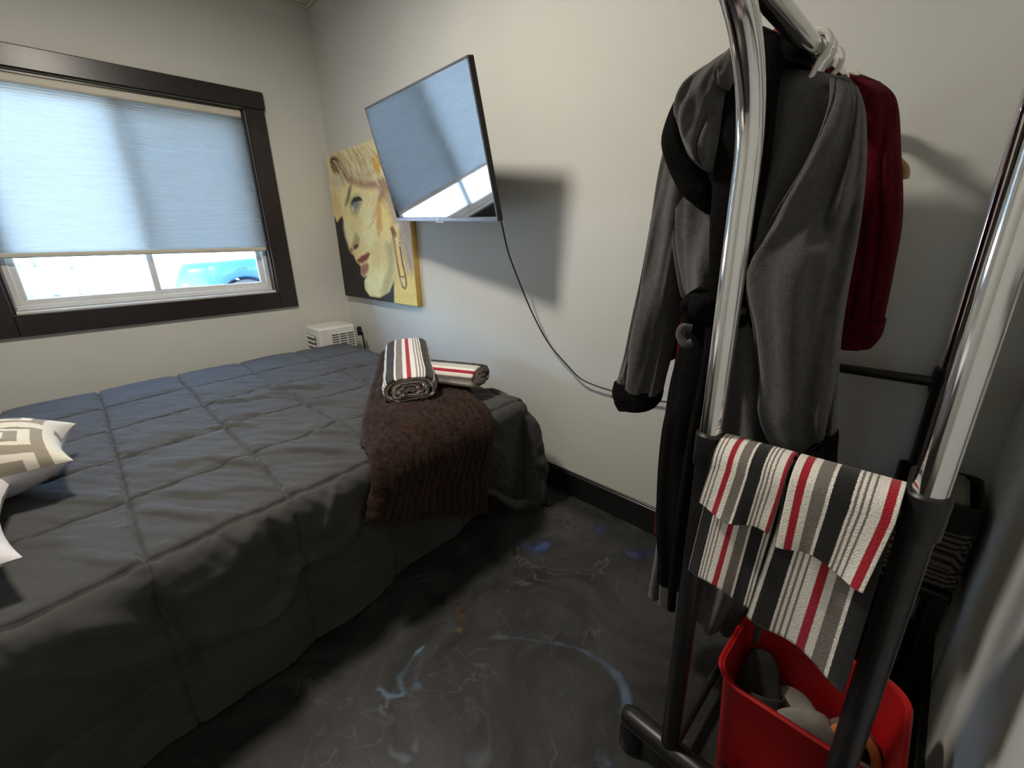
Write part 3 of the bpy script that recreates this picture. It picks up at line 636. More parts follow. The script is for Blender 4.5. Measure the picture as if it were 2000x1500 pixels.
def key_pattern(A_, B_):
    # nested square spirals in cream on taupe
    cell = 0.86; px = (A_+0.08)/cell; py = (B_-0.10)/cell
    ix = np.floor(px); fx = px-ix; fy = py-np.floor(py)
    fx = np.where((ix+np.floor(py)) % 2 == 0, fx, 1-fx)
    G = ["1111111110", "1000000010", "1011111010", "1010001010", "1010101010", "1010111010", "1010000010", "1011111110", "1000000000", "1111111111"]
    g = np.array([[int(ch) for ch in r] for r in G])
    v = g[np.clip((fy*10).astype(int), 0, 9), np.clip((fx*10).astype(int), 0, 9)]
    c = np.where(v[..., None] > 0, np.array((0.66, 0.62, 0.54)), np.array((0.27, 0.24, 0.19)))
    return c
pillow('bed_pillow', (1.72, -1.92, 0.575), (0.52, 0.72, 0.16), (0.0, 0.0, 0.03), M['white_linen'], 'white bed pillow at the near head end, lying flat on the comforter', 'pillow')
pillow('throw_cushion', (1.415, -1.74, 0.594), (0.33, 0.54, 0.19), (0.02, 0.0, -0.03), M['cushion'], 'taupe cushion with cream key pattern leaning on the white pillow', 'cushion', key_pattern, n=220)

# ------------------------------------------------------------------ white air cooler behind the bed
ac = empty('air_cooler', (0.16, -0.2, 0), 'small white air cooler standing in the corner behind the bed', 'air cooler')
hx0, hx1, hy0, hy1, hz = 0.055, 0.285, -0.345, -0.105, 0.595
MB().box((hx0, hy0, 0.0), (hx1, hy1, hz), 0.012).build('housing', M['white_plastic'], ac)
lv = MB().box((hx0+0.02, hy0-0.004, hz-0.20), (hx1-0.075, hy0+0.002, hz-0.055)).build('outlet_recess', M['grey_plastic'], ac, smooth=False)
for k in range(5):
    z = hz-0.062-k*0.030; MB().box((hx0+0.02, hy0-0.016, z-0.004), (hx1-0.075, hy0-0.003, z+0.004), 0.002).build('louver', M['white_plastic'], lv)
gr = MB().box((hx1-0.003, hy0+0.07, hz-0.17), (hx1+0.003, hy1-0.015, hz-0.045)).build('vent_recess', M['grey_plastic'], ac, smooth=False)
for k in range(4):
    y = hy0+0.07+k*(hy1-hy0-0.085)/3; MB().box((hx1+0.001, y-0.003, hz-0.172), (hx1+0.008, y+0.003, hz-0.043), 0.001).build('vent_bar', M['white_plastic'], gr)
for k in range(9):
    z = hz-0.045-k*0.0155; MB().box((hx1+0.001, hy0+0.07, z-0.0025), (hx1+0.006, hy1-0.015, z+0.0025), 0.001).build('vent_slat', M['white_plastic'], gr)
MB().tube([(0.30, -0.085, 0.56), (0.312, -0.075, 0.53), (0.312, -0.07, 0.4), (0.31, -0.05, 0.15), (0.3, -0.045, 0.02)], 0.006, 10).build('power_cable', M['cord'], ac)
MB().box((0.282, -0.10, 0.515), (0.305, -0.070, 0.575), 0.006).build('hose_port', M['black_plastic'], ac)

# ------------------------------------------------------------------ painting
PX0, PX1, PZ0, PZ1, PD = 0.043, 0.952, 0.757, 1.637, 0.034
art = empty('canvas_painting', (0.5, -0.017, 0.757), 'unframed canvas painting of a blonde woman with safety pin earring', 'painting')
MB().box((PX0, -PD, PZ0), (PX1, -0.001, PZ1), 0.003).build('stretched_canvas', M['canvas_edge'], art)
n = 300
AX, AZ = np.meshgrid(np.linspace(PX0+0.002, PX1-0.002, n), np.linspace(PZ0+0.002, PZ1-0.002, n), indexing='ij')
pp = np.stack([AX, np.full_like(AX, -PD-0.0012), AZ], -1)
dd_ = pp-CAM; zz = dd_@AW; qx = 1000+F*(dd_@AR)/zz; qy = 750-F*(dd_@AU)/zz
kx = (qx-620)*943/220; ky = (qy-260)*1500/350          # picture coordinates
kx0, ky0 = kx.copy(), ky.copy()
kx = kx+12*fbm(kx/55, ky/90, 3, 4); ky = ky+12*fbm(kx/90, ky/55, 13, 4)
C = np.tile(np.array((0.80, 0.62, 0.20)), (n, n, 1))
def fill(P, col, b=2, s=1.0):
    global C
    mk = blur(inpoly(kx, ky, P).astype(float), b)[..., None]*s; C = C*(1-mk)+np.array(col)*mk
def stroke(P, col, w, s=1.0):
    global C
    d, t = segdist(kx0, ky0, P); mk = np.clip(1.4-d/w, 0, 1)[..., None]*s; C = C*(1-mk)+np.array(col)*mk
skin = (0.86, 0.75, 0.36)
fill([(95,440),(230,430),(330,440),(500,500),(560,640),(610,780),(650,1000),(655,1160),(640,1250),(600,1340),(520,1380),(440,1370),(395,1310),(385,1230),(420,1185),(380,1205),(360,1140),(375,1090),(325,1075),(305,1010),(265,960),(240,900),(215,760),(195,700),(150,720),(120,640)], skin, 2)
fill([(110,470),(190,470),(210,640),(175,700),(130,640)], (0.72,0.50,0.24), 5, .6)
fill([(370,700),(480,640),(520,800),(480,980),(420,960),(370,860)], (0.92,0.85,0.48), 8, .8)
fill([(400,1220),(480,1180),(560,1150),(560,1260),(500,1310),(420,1300)], (0.90,0.82,0.46), 6, .8)
fill([(560,900),(640,900),(650,1180),(600,1330),(520,1380),(560,1240),(590,1100)], (0.40,0.36,0.16), 9, .75)
fill([(120,640),(165,750),(205,690),(225,760),(245,880),(268,975),(300,1015),(330,1080),(368,1120),(362,1180),(385,1208),(418,1190),(392,1240),(398,1305),(440,1365),(520,1378),(605,1325),(640,1225),(645,1500),(200,1500)], (0.018,0.015,0.016), 2)
fill([(40,170),(300,90),(470,20),(500,120),(560,300),(640,480),(720,700),(720,820),(650,800),(600,640),(560,560),(500,520),(470,480),(330,440),(280,420),(250,440),(150,470),(80,430)], (0.80,0.72,0.42), 3)
fill([(110,190),(165,195),(230,290),(275,380),(285,425),(250,405),(190,345),(150,345),(120,310),(100,250)], (0.10,0.045,0.02), 4)
fill([(225,290),(330,385),(460,395),(560,370),(610,480),(500,610),(525,470),(380,455),(280,425)], (0.36,0.19,0.12), 4, .85)
fill([(280,170),(400,110),(470,190),(480,290),(400,345),(310,320)], (0.72,0.68,0.40), 6, .9)
fill([(320,300),(400,345),(480,300),(470,360),(380,385),(320,350)], (0.30,0.22,0.10), 5, .7)
fill([(450,190),(515,180),(550,290),(505,350),(470,300)], (0.72,0.38,0.05), 5, .9)
fill([(110,360),(200,340),(260,410),(180,470),(120,450)], (0.66,0.60,0.40), 5, .8)
fill([(560,480),(640,520),(700,720),(640,780),(600,620),(560,560)], (0.42,0.30,0.22), 4, .7)
for k in range(150):
    random.seed(k); x0 = random.uniform(110, 560); y0 = random.uniform(80, 330)
    stroke([(x0, y0), (x0+40, y0+45), (x0+75, y0+130)], random.choice([(0.88,0.84,0.66), (0.36,0.20,0.08), (0.80,0.70,0.40), (0.55,0.42,0.18)]), 3.5, .5)
for k in range(24):
    random.seed(100+k); x0 = random.uniform(480, 660); y0 = random.uniform(420, 700)
    stroke([(x0, y0), (x0-20, y0+70), (x0-60, y0+130)], random.choice([(0.50,0.40,0.34), (0.72,0.66,0.46), (0.66,0.40,0.12)]), 4, .5)
fill([(150,480),(250,460),(330,490),(420,540),(450,640),(420,720),(360,700),(250,640),(190,600)], (0.90,0.82,0.46), 9, .6)
fill([(215,760),(260,740),(300,860),(330,960),(290,1000),(262,950),(238,880)], (0.92,0.86,0.52), 6, .8)
fill([(480,880),(560,920),(600,1080),(560,1150),(470,1100),(440,1000)], (0.74,0.62,0.26), 10, .6)
fill([(262,452),(292,440),(268,540),(245,615),(230,605),(243,530)], (0.16,0.13,0.10), 3, .9)
fill([(258,560),(300,520),(350,520),(380,570),(350,640),(330,700),(290,680),(270,620)], (0.36,0.32,0.14), 5, .7)
fill([(280,575),(305,535),(345,530),(378,565),(345,572),(310,582),(284,608)], (0.03,0.03,0.035), 1)
fill([(298,583),(345,572),(348,600),(320,632),(292,640),(286,612)], (0.24,0.28,0.28), 1)
fill([(292,615),(305,610),(302,655),(292,655)], (0.75,0.74,0.66), 1)
fill([(320,830),(358,880),(352,930),(320,962),(278,962),(300,900)], (0.42,0.33,0.12), 5, .8)
fill([(300,948),(340,922),(346,952),(310,978)], (0.10,0.035,0.02), 2)
fill([(268,955),(300,965),(300,1000),(275,985)], (0.30,0.10,0.05), 2, .9)
fill([(328,1062),(370,1028),(425,998),(442,1012),(420,1060),(375,1092),(342,1084)], (0.26,0.055,0.035), 2)
fill([(366,1112),(410,1085),(432,1110),(426,1160),(385,1205),(364,1170)], (0.40,0.17,0.12), 3)
fill([(500,590),(530,600),(545,800),(512,880),(488,780)], (0.72,0.42,0.10), 4, .9)
fill([(545,620),(585,640),(610,760),(625,840),(600,920),(565,870),(545,760)], (0.88,0.74,0.30), 3)
fill([(672,700),(900,700),(900,900),(830,1190),(770,1110),(725,950),(690,900)], (0.30,0.27,0.27), 6, .9)
fill([(690,900),(740,960),(790,1100),(840,1240),(760,1180),(700,1000)], (0.50,0.42,0.28), 8, .6)
for k in range(14):
    random.seed(300+k); x0 = random.uniform(690, 790); y0 = random.uniform(760, 950)
    stroke([(x0, y0), (x0+25, y0+120), (x0+50, y0+240)], random.choice([(0.55,0.50,0.44), (0.22,0.19,0.2), (0.62,0.45,0.16)]), 5, .45)
for k in range(7):
    stroke([(608+k*6, 800+k*8), (625+k*5, 780+k*9), (640+k*3, 800+k*10), (622+k*4, 822+k*9)], (0.25,0.09,0.05), 5, .8)
stroke([(620,800),(645,930),(665,1060),(690,1200),(715,1290),(735,1302),(745,1270),(738,1200),(712,1090),(692,960),(688,920)], (0.16,0.08,0.04), 7)
stroke([(690,1200),(716,1205),(738,1200)], (0.16,0.08,0.04), 6); stroke([(668,880),(672,920),(690,940)], (0.75,0.72,0.66), 6, .8)
stroke([(700,1215),(722,1275)], (0.80,0.62,0.45), 7, .9); stroke([(636,860),(655,980),(672,1080)], (0.55,0.25,0.14), 6, .8)
C = C*(1+0.22*fbm(kx0/14, ky0/40, 77, 3))[..., None]
C = np.clip(C, 0.004, 0.9)
mesh('picture_face', pp.reshape(-1, 3), [f[::-1] for f in gridfaces(n, n)], M['picture'], art, colr=C.reshape(-1, 3))

# ------------------------------------------------------------------ television
TW, TA = 0.838, 0.570; TH = TW*TA
tv = bpy.data.objects.new('television', None); COL.objects.link(tv); tag(tv, 'flat television tilted on a wall mount reflecting the window', 'television')
tv.location = (1.465, -0.271, 1.412)
tvR = Matrix.Rotation(-0.135, 3, 'Z') @ Matrix.Rotation(0.238, 3, 'X') @ Matrix.Rotation(0.053, 3, 'Y')
tv.rotation_euler = tvR.to_euler()
MB().box((-TW/2, 0.000, -TH/2), (TW/2, 0.022, TH/2), 0.003).box((-TW*.36, 0.018, -TH*.45), (TW*.36, 0.052, TH*.1), 0.012).build('casing', M['tv_black'], tv, local=True)
bz = MB(); w_ = 0.007
bz.box((-TW/2, -0.004, TH/2-w_), (TW/2, 0.002, TH/2), 0.0015).box((-TW/2, -0.004, -TH/2), (-TW/2+0.005, 0.002, TH/2), 0.0015).box((TW/2-0.005, -0.004, -TH/2), (TW/2, 0.002, TH/2), 0.0015).box((-TW/2, -0.005, -TH/2), (TW/2, 0.002, -TH/2+0.016), 0.0015)
bz.build('bezel', M['tv_bezel'], tv, local=True)
MB().box((-TW/2+0.005, -0.0018, -TH/2+0.015), (TW/2-0.005, -0.0005, TH/2-w_)).build('screen', M['tv_glass'], tv, local=True, smooth=False)
MB().box((-0.010, -0.0062, -TH/2+0.006), (0.010, -0.005, -TH/2+0.012)).build('logo', M['logo'], tv, local=True, smooth=False)
MB().box((-0.035, -0.004, -TH/2-0.007), (0.035, 0.006, -TH/2), 0.002).build('sensor_bar', M['logo'], tv, local=True)
iv = (Matrix.Translation(tv.location) @ tvR.to_4x4()).inverted()
mt = MB(); mt.box((-0.13, 0.052, -0.14), (0.13, 0.062, 0.10), 0.003)
ends = [np.array(iv @ Vector(p)) for p in [(1.43, -0.03, 1.36), (1.43, -0.004, 1.36)]]
mt.tube([(0, 0.06, -0.04), ends[0], ends[1]], [0.022, 0.022, 0.06], 12)
mt.build('mount_arm', M['black_metal'], tv, local=True)

pts = [np.array((1.735, -0.165, 1.20)), at_y((980, 437), -0.15), at_y((992, 490), -0.10), at_y((1012, 545), -0.07), at_y((1040, 612), -0.05), at_y((1070, 668), -0.04), at_y((1105, 710), -0.035), at_y((1132, 738), -0.03), at_y((1160, 752), -0.025), at_y((1200, 765), -0.02), at_y((1250, 778), -0.02), at_y((1305, 785), -0.02), at_y((1380, 790), -0.02)]
pts = [p if i else at_y((974, 425), -0.175) for i, p in enumerate(pts)]
o = MB().tube(spline(pts, 70), 0.0032, 8).build('power_cord', M['cord']); tag(o, 'thin black cord trailing from the television down the wall', 'cord')

# ------------------------------------------------------------------ garment rack
RXL, RXR, RYN, RYF, ZC, ZR = 2.827, 3.077, -0.725, -0.045, 0.802, 1.352
rk = empty('garment_rack', (2.95, -0.38, 0), 'chrome and black double rail garment rack beside the right wall', 'garment rack')
for y, lab in ((RYN, 0), (RYF, 1)):
    f = MB(); f.tube([(RXL-0.100, y, 0.078), (RXL-0.088, y, 0.082), (RXR+0.075, y, 0.082), (RXR+0.087, y, 0.078)], [0.020, 0.024, 0.024, 0.020], 18)
    fo = f.build('base_tube', M['black_metal'], rk)
    for x in (RXL-0.083, RXR+0.070):
        MB().tube([(x, y, 0.0), (x, y, 0.008), (x, y, 0.05), (x, y, 0.07)], [0.022, 0.026, 0.026, 0.018], 16).build('foot', M['black_plastic'], fo)
    MB().tube([(RXL, y, ZC-0.035), (RXR, y, ZC-0.035)], 0.0115, 14).build('crossbar', M['black_metal'], rk)
    for x in (RXL, RXR):
        MB().tube([(x, y, 0.09), (x, y, ZC-0.05)], 0.0175, 18).build('post', M['black_metal'], rk)
        MB().tube([(x, y, ZC-0.06), (x, y, ZC-0.055), (x, y, ZC-0.003), (x, y, ZC)], [0.0185, 0.0215, 0.0215, 0.019], 20).build('collar', M['black_plastic'], rk)
for x in (RXL, RXR):
    MB().tube([(x, RYN, 0.055), (x, RYF, 0.055)], 0.009, 12).build('bottom_rail', M['black_metal'], rk)
    # near upright, bending out toward the room at its top
    pts = [(x, RYN, ZC-0.02), (x, RYN, 0.9), (x, RYN, 1.0), (x, RYN, 1.1), (x, RYN, 1.17)]
    Rb = 0.175
    for k in range(1, 13):
        a_ = k/12*math.radians(78); pts.append((x, RYN-Rb*(1-math.cos(a_)), 1.17+Rb*math.sin(a_)))
    yl, zl = pts[-1][1], pts[-1][2]
    MB().tube(pts, 0.0165, 24).build('upright', M['chrome'], rk)
    MB().tube([(x, yl-0.004, zl-0.004), (x, yl-0.022, zl+0.004)], 0.0185, 18).build('end_cap', M['black_plastic'], rk)
    pts = [(x, RYF, ZC-0.02), (x, RYF, 1.0), (x, RYF, ZR-0.06)]
    for k in range(1, 9):
        a_ = k/8*math.pi/2; pts.append((x, RYF-0.06*(1-math.cos(a_)), ZR-0.06+0.06*math.sin(a_)))
    pts += [(x, -0.3, ZR), (x, -0.5, ZR), (x, RYN-0.06, ZR)]
    MB().tube(pts, 0.0140, 20).build('hanging_rail', M['chrome'], rk)

# ------------------------------------------------------------------ draped cloth lofts
def loft(name, rings, m, parent, depth=0.06, n=90, k=64, fold=0.10, seed=1, nf=7, close0=True, close1=False, sq=2.3, twist=0.0):
    """rings: (left pixel, right pixel, y of the cloth's middle[, depth]) from top to bottom."""
    rings = [(r[0], r[1], r[2]+YOFF)+tuple(r[3:]) for r in rings]
    Lp = spline([at_y(r[0], r[2]) for r in rings], n); Rp = spline([at_y(r[1], r[2]) for r in rings], n)
    dp = spline([[r[3] if len(r) > 3 else depth] for r in rings], n)[:, 0]
    th = np.linspace(0, 2*math.pi, k, endpoint=False)
    cx = np.sign(np.cos(th))*abs(np.cos(th))**(2/sq); sy = np.sign(np.sin(th))*abs(np.sin(th))**(2/sq)
    V = []
    for i in range(n):
        t = i/(n-1); c = (Lp[i]+Rp[i])/2; a = (Rp[i]-Lp[i])/2
        dirv = np.array((0, 1.0, 0))
        f = fold*min(1, 0.25+t*1.3)
        nz = np.array([float(vnoise(nf*x/(2*math.pi)+0.8*math.sin(t*3+seed)+twist*t, t*2.2+seed*3.1, seed)) for x in th])-0.5
        nz2 = np.array([float(vnoise(nf*2.3*x/(2*math.pi)+1.2*t, t*4+seed, seed+9)) for x in th])-0.5
        n3 = np.array([float(vnoise(nf*1.3*x/(2*math.pi)+1.8*twist*t+2, t*1.6+seed*1.7, seed+15)) for x in th])
        nz = nz-0.55*np.clip(1-abs(n3-0.5)/0.13, 0, 1)
        # keep the seam continuous
        wgt = np.minimum(1, np.minimum(th, 2*math.pi-th)/0.5)
        rr = 1+f*(1.9*nz+1.0*nz2)*wgt
        for j in range(k):
            V.append(c+a*cx[j]*(1+0.35*(rr[j]-1))+dirv*(dp[i]*sy[j]*(1+2.2*(rr[j]-1))))
    Fc = gridfaces(n, k, cv=True)
    V = list(V)
    if close0:
        c0 = sum(V[:k])/k+np.array((0, 0, 0.012)); V.append(c0); ci = len(V)-1; Fc += [(ci, (j+1) % k, j) for j in range(k)]
    if close1:
        c1 = sum(V[(n-1)*k:n*k])/k; V.append(c1); ci = len(V)-1; Fc += [(ci, (n-1)*k+j, (n-1)*k+(j+1) % k) for j in range(k)]
    o = mesh(name, V, Fc, m, parent)
    return o

# --- grey robe
YOFF = 0.015
gy = -0.50
rb = empty('bathrobe', tuple(at_y((1500, 150), gy)), 'grey hooded bathrobe with black collar and cuffs hanging on the rack', 'bathrobe')
loft('robe_body', [((1440,136),(1640,150),gy,.03), ((1345,215),(1680,185),gy,.05), ((1322,300),(1680,300),gy,.065), ((1322,450),(1600,450),gy,.07), ((1338,560),(1550,560),gy,.065), ((1345,610),(1545,610),gy,.06),
     ((1322,700),(1560,700),gy,.07), ((1298,850),(1575,850),gy,.075), ((1284,1000),(1565,1020),gy,.08), ((1270,1145),(1490,1240),gy,.08)], M['grey_fleece'], rb, fold=.26, seed=4, nf=9, n=110, k=110)
sl_ = loft('sleeve', [((1622,158),(1676,170),-.545,.03), ((1620,220),(1690,218),-.55,.045), ((1580,320),(1692,320),-.56,.055), ((1512,430),(1682,430),-.565,.06), ((1455,525),(1664,530),-.57,.06), ((1475,640),(1646,640),-.565,.055), ((1486,740),(1638,740),-.56,.05), ((1484,800),(1634,810),-.56,.05), ((1508,855),(1634,862),-.56,.045), ((1545,895),(1632,872),-.56,.04)], M['grey_fleece'], rb, fold=.26, seed=7, nf=7, n=110, k=96, twist=2.2)
loft('cuff', [((1545,888),(1635,842),-.56,.047), ((1555,905),(1636,858),-.56,.05), ((1568,932),(1632,912),-.56,.048)], M['black_fleece'], sl_, fold=.04, seed=3, n=24, k=48, close1=True)
sr_ = loft('sleeve', [((1345,205),(1410,185),-.49,.03), ((1305,285),(1392,320),-.49,.05), ((1278,420),(1352,440),-.48,.05), ((1252,560),(1326,575),-.48,.05), ((1228,680),(1306,690),-.48,.048), ((1207,748),(1290,770),-.48,.045)], M['grey_fleece'], rb, fold=.24, seed=12, nf=7, n=90, k=84, twist=-1.2)
loft('cuff', [((1205,742),(1292,768),-.48,.047), ((1202,765),(1287,785),-.48,.05), ((1214,793),(1276,798),-.48,.046)], M['black_fleece'], sr_, fold=.04, seed=5, n=24, k=48, close1=True)
hd = loft('hood', [((1418,112),(1446,96),-.585,.02), ((1378,138),(1438,132),-.59,.035), ((1343,172),(1424,180),-.595,.045), ((1326,212),(1415,232),-.60,.05), ((1330,262),(1406,284),-.60,.045), ((1346,305),(1396,322),-.60,.03), ((1370,330),(1390,338),-.595,.012)], M['grey_fleece'], rb, fold=.22, seed=21, nf=10, n=80, k=80, close1=True)
loft('hood_roll', [((1424,98),(1446,92),-.612,.010), ((1404,125),(1438,122),-.622,.022), ((1398,150),(1430,155),-.622,.024), ((1404,172),(1422,176),-.615,.012)], M['grey_fleece'], hd, fold=.10, seed=23, n=40, k=40, close1=True)
loft('hood_lining', [((1330,178),(1345,186),-.575,.012), ((1310,226),(1342,232),-.58,.025), ((1296,272),(1350,290),-.585,.03), ((1301,312),(1372,330),-.585,.03), ((1328,372),(1390,372),-.58,.025), ((1356,400),(1392,402),-.575,.018), ((1380,418),(1394,420),-.57,.01)], M['black_fleece'], hd, fold=.05, seed=25, n=60, k=48, close1=True)
loft('lapel', [((1458,74),(1520,64),-.565,.012), ((1420,165),(1512,165),-.595,.016), ((1402,270),(1496,270),-.60,.016), ((1388,420),(1470,420),-.60,.016), ((1384,520),(1444,520),-.595,.014), ((1380,592),(1430,592),-.59,.012)], M['black_fleece'], rb, fold=.05, seed=31, n=80, k=32, close1=True)
loft('lapel', [((1500,95),(1545,92),-.555,.012), ((1490,160),(1522,165),-.58,.014), ((1478,300),(1506,300),-.585,.014), ((1456,430),(1482,440),-.585,.013), ((1436,560),(1462,560),-.58,.012), ((1420,600),(1455,600),-.58,.012)], M['black_fleece'], rb, fold=.05, seed=33, n=70, k=32, close1=True)
loft('collar', [((1492,84),(1560,76),-.53,.03), ((1480,105),(1578,104),-.53,.045), ((1476,134),(1584,136),-.53,.05)], M['black_fleece'], rb, fold=.04, seed=35, n=30, k=48)
loft('front_band', [((1345,630),(1410,630),-.585,.02), ((1312,740),(1388,740),-.59,.025), ((1294,850),(1366,850),-.595,.028), ((1285,1000),(1350,1000),-.60,.03), ((1286,1135),(1340,1150),-.60,.026)], M['black_fleece'], rb, fold=.12, seed=37, n=80, k=40, close1=True)
loft('belt', [((1338,588),(1552,592),-.50,.078), ((1336,606),(1554,612),-.50,.084), ((1338,628),(1552,636),-.50,.078)], M['black_fleece'], rb, fold=.03, seed=39, n=24, k=64)
bk = loft('belt_knot', [((1345,572),(1390,570),-.61,.012), ((1333,588),(1402,586),-.615,.026), ((1330,610),(1404,612),-.615,.030), ((1338,634),(1400,640),-.615,.026), ((1352,652),(1388,656),-.61,.012)], M['black_fleece'], rb, fold=.2, seed=41, n=40, k=40, close1=True)
MB().tube(spline([at_y(q, y) for q, y in [((1350,640), -.62), ((1333,640), -.63), ((1328,655), -.635), ((1338,672), -.635), ((1352,668), -.63)]], 24), 0.007, 12).build('belt_end', M['grey_fleece'], bk)
MB().tube(spline([at_y(q, y) for q, y in [((1388,640), -.625), ((1380,720), -.64), ((1352,860), -.645), ((1330,1000), -.645), ((1316,1120), -.64), ((1311,1190), -.635)]], 40), 0.0085, 12).build('belt_end', M['black_fleece'], bk)

# --- red robe behind it
YOFF = 0.0
ry = -0.27
rr_ = empty('bathrobe', tuple(at_y((1560, 170), ry)), 'dark red bathrobe hanging mostly hidden behind the grey one', 'bathrobe')
loft('robe_body', [((1480,150),(1640,150),ry,.03), ((1400,190),(1700,165),ry,.05), ((1370,300),(1700,300),ry,.06), ((1350,480),(1660,480),ry,.06), ((1340,600),(1640,600),ry,.06), ((1322,700),(1620,700),ry,.06), ((1295,880),(1610,880),ry,.065), ((1277,1035),(1600,1060),ry,.065)], M['red_fleece'], rr_, fold=.14, seed=54, nf=9, n=90, k=80)
s1_ = loft('sleeve', [((1640,158),(1722,162),ry,.03), ((1650,200),(1752,196),ry,.05), ((1650,300),(1760,290),ry,.055), ((1645,420),(1763,420),ry,.055), ((1640,520),(1748,520),ry,.05), ((1636,622),(1727,626),ry,.045)], M['red_fleece'], rr_, fold=.10, seed=57, nf=7, n=80, k=64)
loft('cuff', [((1633,618),(1731,624),ry,.048), ((1632,650),(1722,656),ry,.048), ((1634,676),(1703,679),ry,.044)], M['red_fleece'], s1_, fold=.06, seed=58, n=24, k=48, close1=True)
s2_ = loft('sleeve', [((1380,200),(1420,190),ry,.03), ((1330,330),(1390,350),ry,.045), ((1306,480),(1352,490),ry,.045), ((1298,580),(1330,590),ry,.04), ((1297,660),(1322,664),ry,.04)], M['red_fleece'], rr_, fold=.10, seed=60, nf=7, n=70, k=56)
loft('cuff', [((1295,655),(1324,660),ry,.043), ((1295,680),(1322,684),ry,.043), ((1297,702),(1314,703),ry,.04)], M['red_fleece'], s2_, fold=.04, seed=61, n=20, k=40, close1=True)
loft('collar', [((1510,60),(1545,66),-.44,.012), ((1505,90),(1552,92),-.44,.02), ((1500,140),(1575,140),-.40,.03)], M['red_satin'], rr_, fold=.05, seed=62, n=30, k=40)

# ------------------------------------------------------------------ hangers on the left rail
def hanger(y, m, label, hw=0.17, drop=0.075, ang=0.0, hookm=None):
    z0 = ZR+0.014
    h = empty('hanger', (RXL, y, ZR), label, 'hanger', 'hangers on the garment rail')
    ca_, sa_ = math.cos(ang), math.sin(ang)
    def W_(dx, z): return (RXL+dx*ca_, y+dx*sa_, z)
    pts = [W_(-0.022, ZR-0.006)]
    for k in range(11):
        a_ = math.pi*(1.05-k/10*1.35); pts.append(W_(0.022*math.cos(a_), ZR+0.0+0.022*math.sin(a_)))
    pts += [W_(0.006, ZR-0.035), W_(0.0, ZR-0.05), W_(0.0, ZR-drop)]
    MB().tube(pts, 0.0042, 10).build('hook', hookm or M['clear_hook'], h)
    s = MB(); s.tube(spline([W_(-hw, ZR-drop-0.085), W_(-hw*.93, ZR-drop-0.060), W_(-hw*.5, ZR-drop-0.022), W_(0, ZR-drop), W_(hw*.5, ZR-drop-0.022), W_(hw*.93, ZR-drop-0.060), W_(hw, ZR-drop-0.085)], 30), 0.007, 12)
    s.tube([W_(-hw*.95, ZR-drop-0.075), W_(hw*.95, ZR-drop-0.075)], 0.0045, 10)
    s.build('shoulder', m, h)
    return h
hanger(-0.490, M['clear_hook'], 'pale hanger holding up the grey robe', 0.06, 0.06)
hanger(-0.268, M['clear_hook'], 'pale hanger holding up the dark red robe', 0.075, 0.075)
hanger(-0.520, M['clear_hook'], 'pale hanger hook nearest the camera on the rail above the black collar', 0.020, 0.052)
hanger(-0.430, M['clear_hook'], 'pale hanger hooked between the two robes', 0.05, 0.07)
hanger(-0.505, M['white_plastic'], 'white hanger hooked just behind the grey robe collar', 0.022, 0.052, hookm=M['chrome'])
hanger(-0.150, M['wood'], 'wooden hanger with gold hook near the wall end of rail', 0.108, 0.075, hookm=M['gold'])

# ------------------------------------------------------------------ towels on the near crossbar
def hung_towel(label, x0, x1, zf0, zf1, zb0, zb1, phase, per, seed, xs0, xs1, xb0, xb1):
    """folded in two and hung over the bar: a short outer layer, a longer layer under it, the fold behind."""
    ybar, zbar = RYN, ZC-0.035
    nu, nv = 80, 50; V = []; UV = []
    def lay(s, q):                      # soft vertical folds
        return 0.006*math.sin(s*6+seed)*q+0.010*(float(vnoise(s*4+seed, q*1.5, seed))-0.5)*q
    rows = None
    for i in range(nu):
        s = i/(nu-1); P = []
        zf = zf0+(zf1-zf0)*s+0.004*math.sin(s*7+seed); zb = zb0+(zb1-zb0)*s+0.005*math.sin(s*8+seed*2)
        xt = x0+(x1-x0)*s; xf = xs0+(xs1-xs0)*s; xb = xb0+(xb1-xb0)*s
        for q in np.linspace(1, 0, nv):
            P.append((xt+(xf-xt)*q, ybar-0.036-0.010*q+lay(s, q), zbar+(zf-zbar)*q, 0))
        for a_ in np.linspace(0, math.pi, 14)[1:]:
            P.append((xt, ybar-0.036*math.cos(a_), zbar+0.034*math.sin(a_), 0))
        zk = zbar-0.20
        for q in np.linspace(0, 1, 14)[1:]: P.append((xt, ybar+0.036, zbar+(zk-zbar)*q, 0))
        for q in np.linspace(1, 0, 14): P.append((xt, ybar+0.024, zbar+(zk-zbar)*q, 1))
        for a_ in np.linspace(math.pi, 0, 14)[1:]:
            P.append((xt, ybar-0.024*math.cos(a_), zbar+0.022*math.sin(a_), 1))
        for q in np.linspace(0, 1, nv)[1:]:
            P.append((xt+(xb-xt)*q, ybar-0.024-0.006*q+0.7*lay(s, q), zbar+(zb-zbar)*q, 1))
        for j, p in enumerate(P):
            V.append(p[:3]); UV.append((phase[p[3]]+s*per, j*0.012))
        rows = len(P)
    o = mesh('hand_towel', V, gridfaces(nu, rows), M['stripes'], uv=UV)
    md = o.modifiers.new('thickness', 'SOLIDIFY'); md.thickness = 0.005; md.offset = 0
    return tag(o, label, 'towel', 'striped towels on the rack bar')
hung_towel('striped towel hung over the rack bar, left and shorter one', 2.846, 2.940, 0.697, 0.690, 0.562, 0.545, (-.32, -.60), 1.36, 2, 2.838, 2.934, 2.830, 2.926)
hung_towel('striped towel hung over the rack bar, right and longer one', 2.946, 3.056, 0.688, 0.676, 0.535, 0.500, (-.12, -.66), 1.26, 5, 2.948, 3.046, 2.926, 3.056)

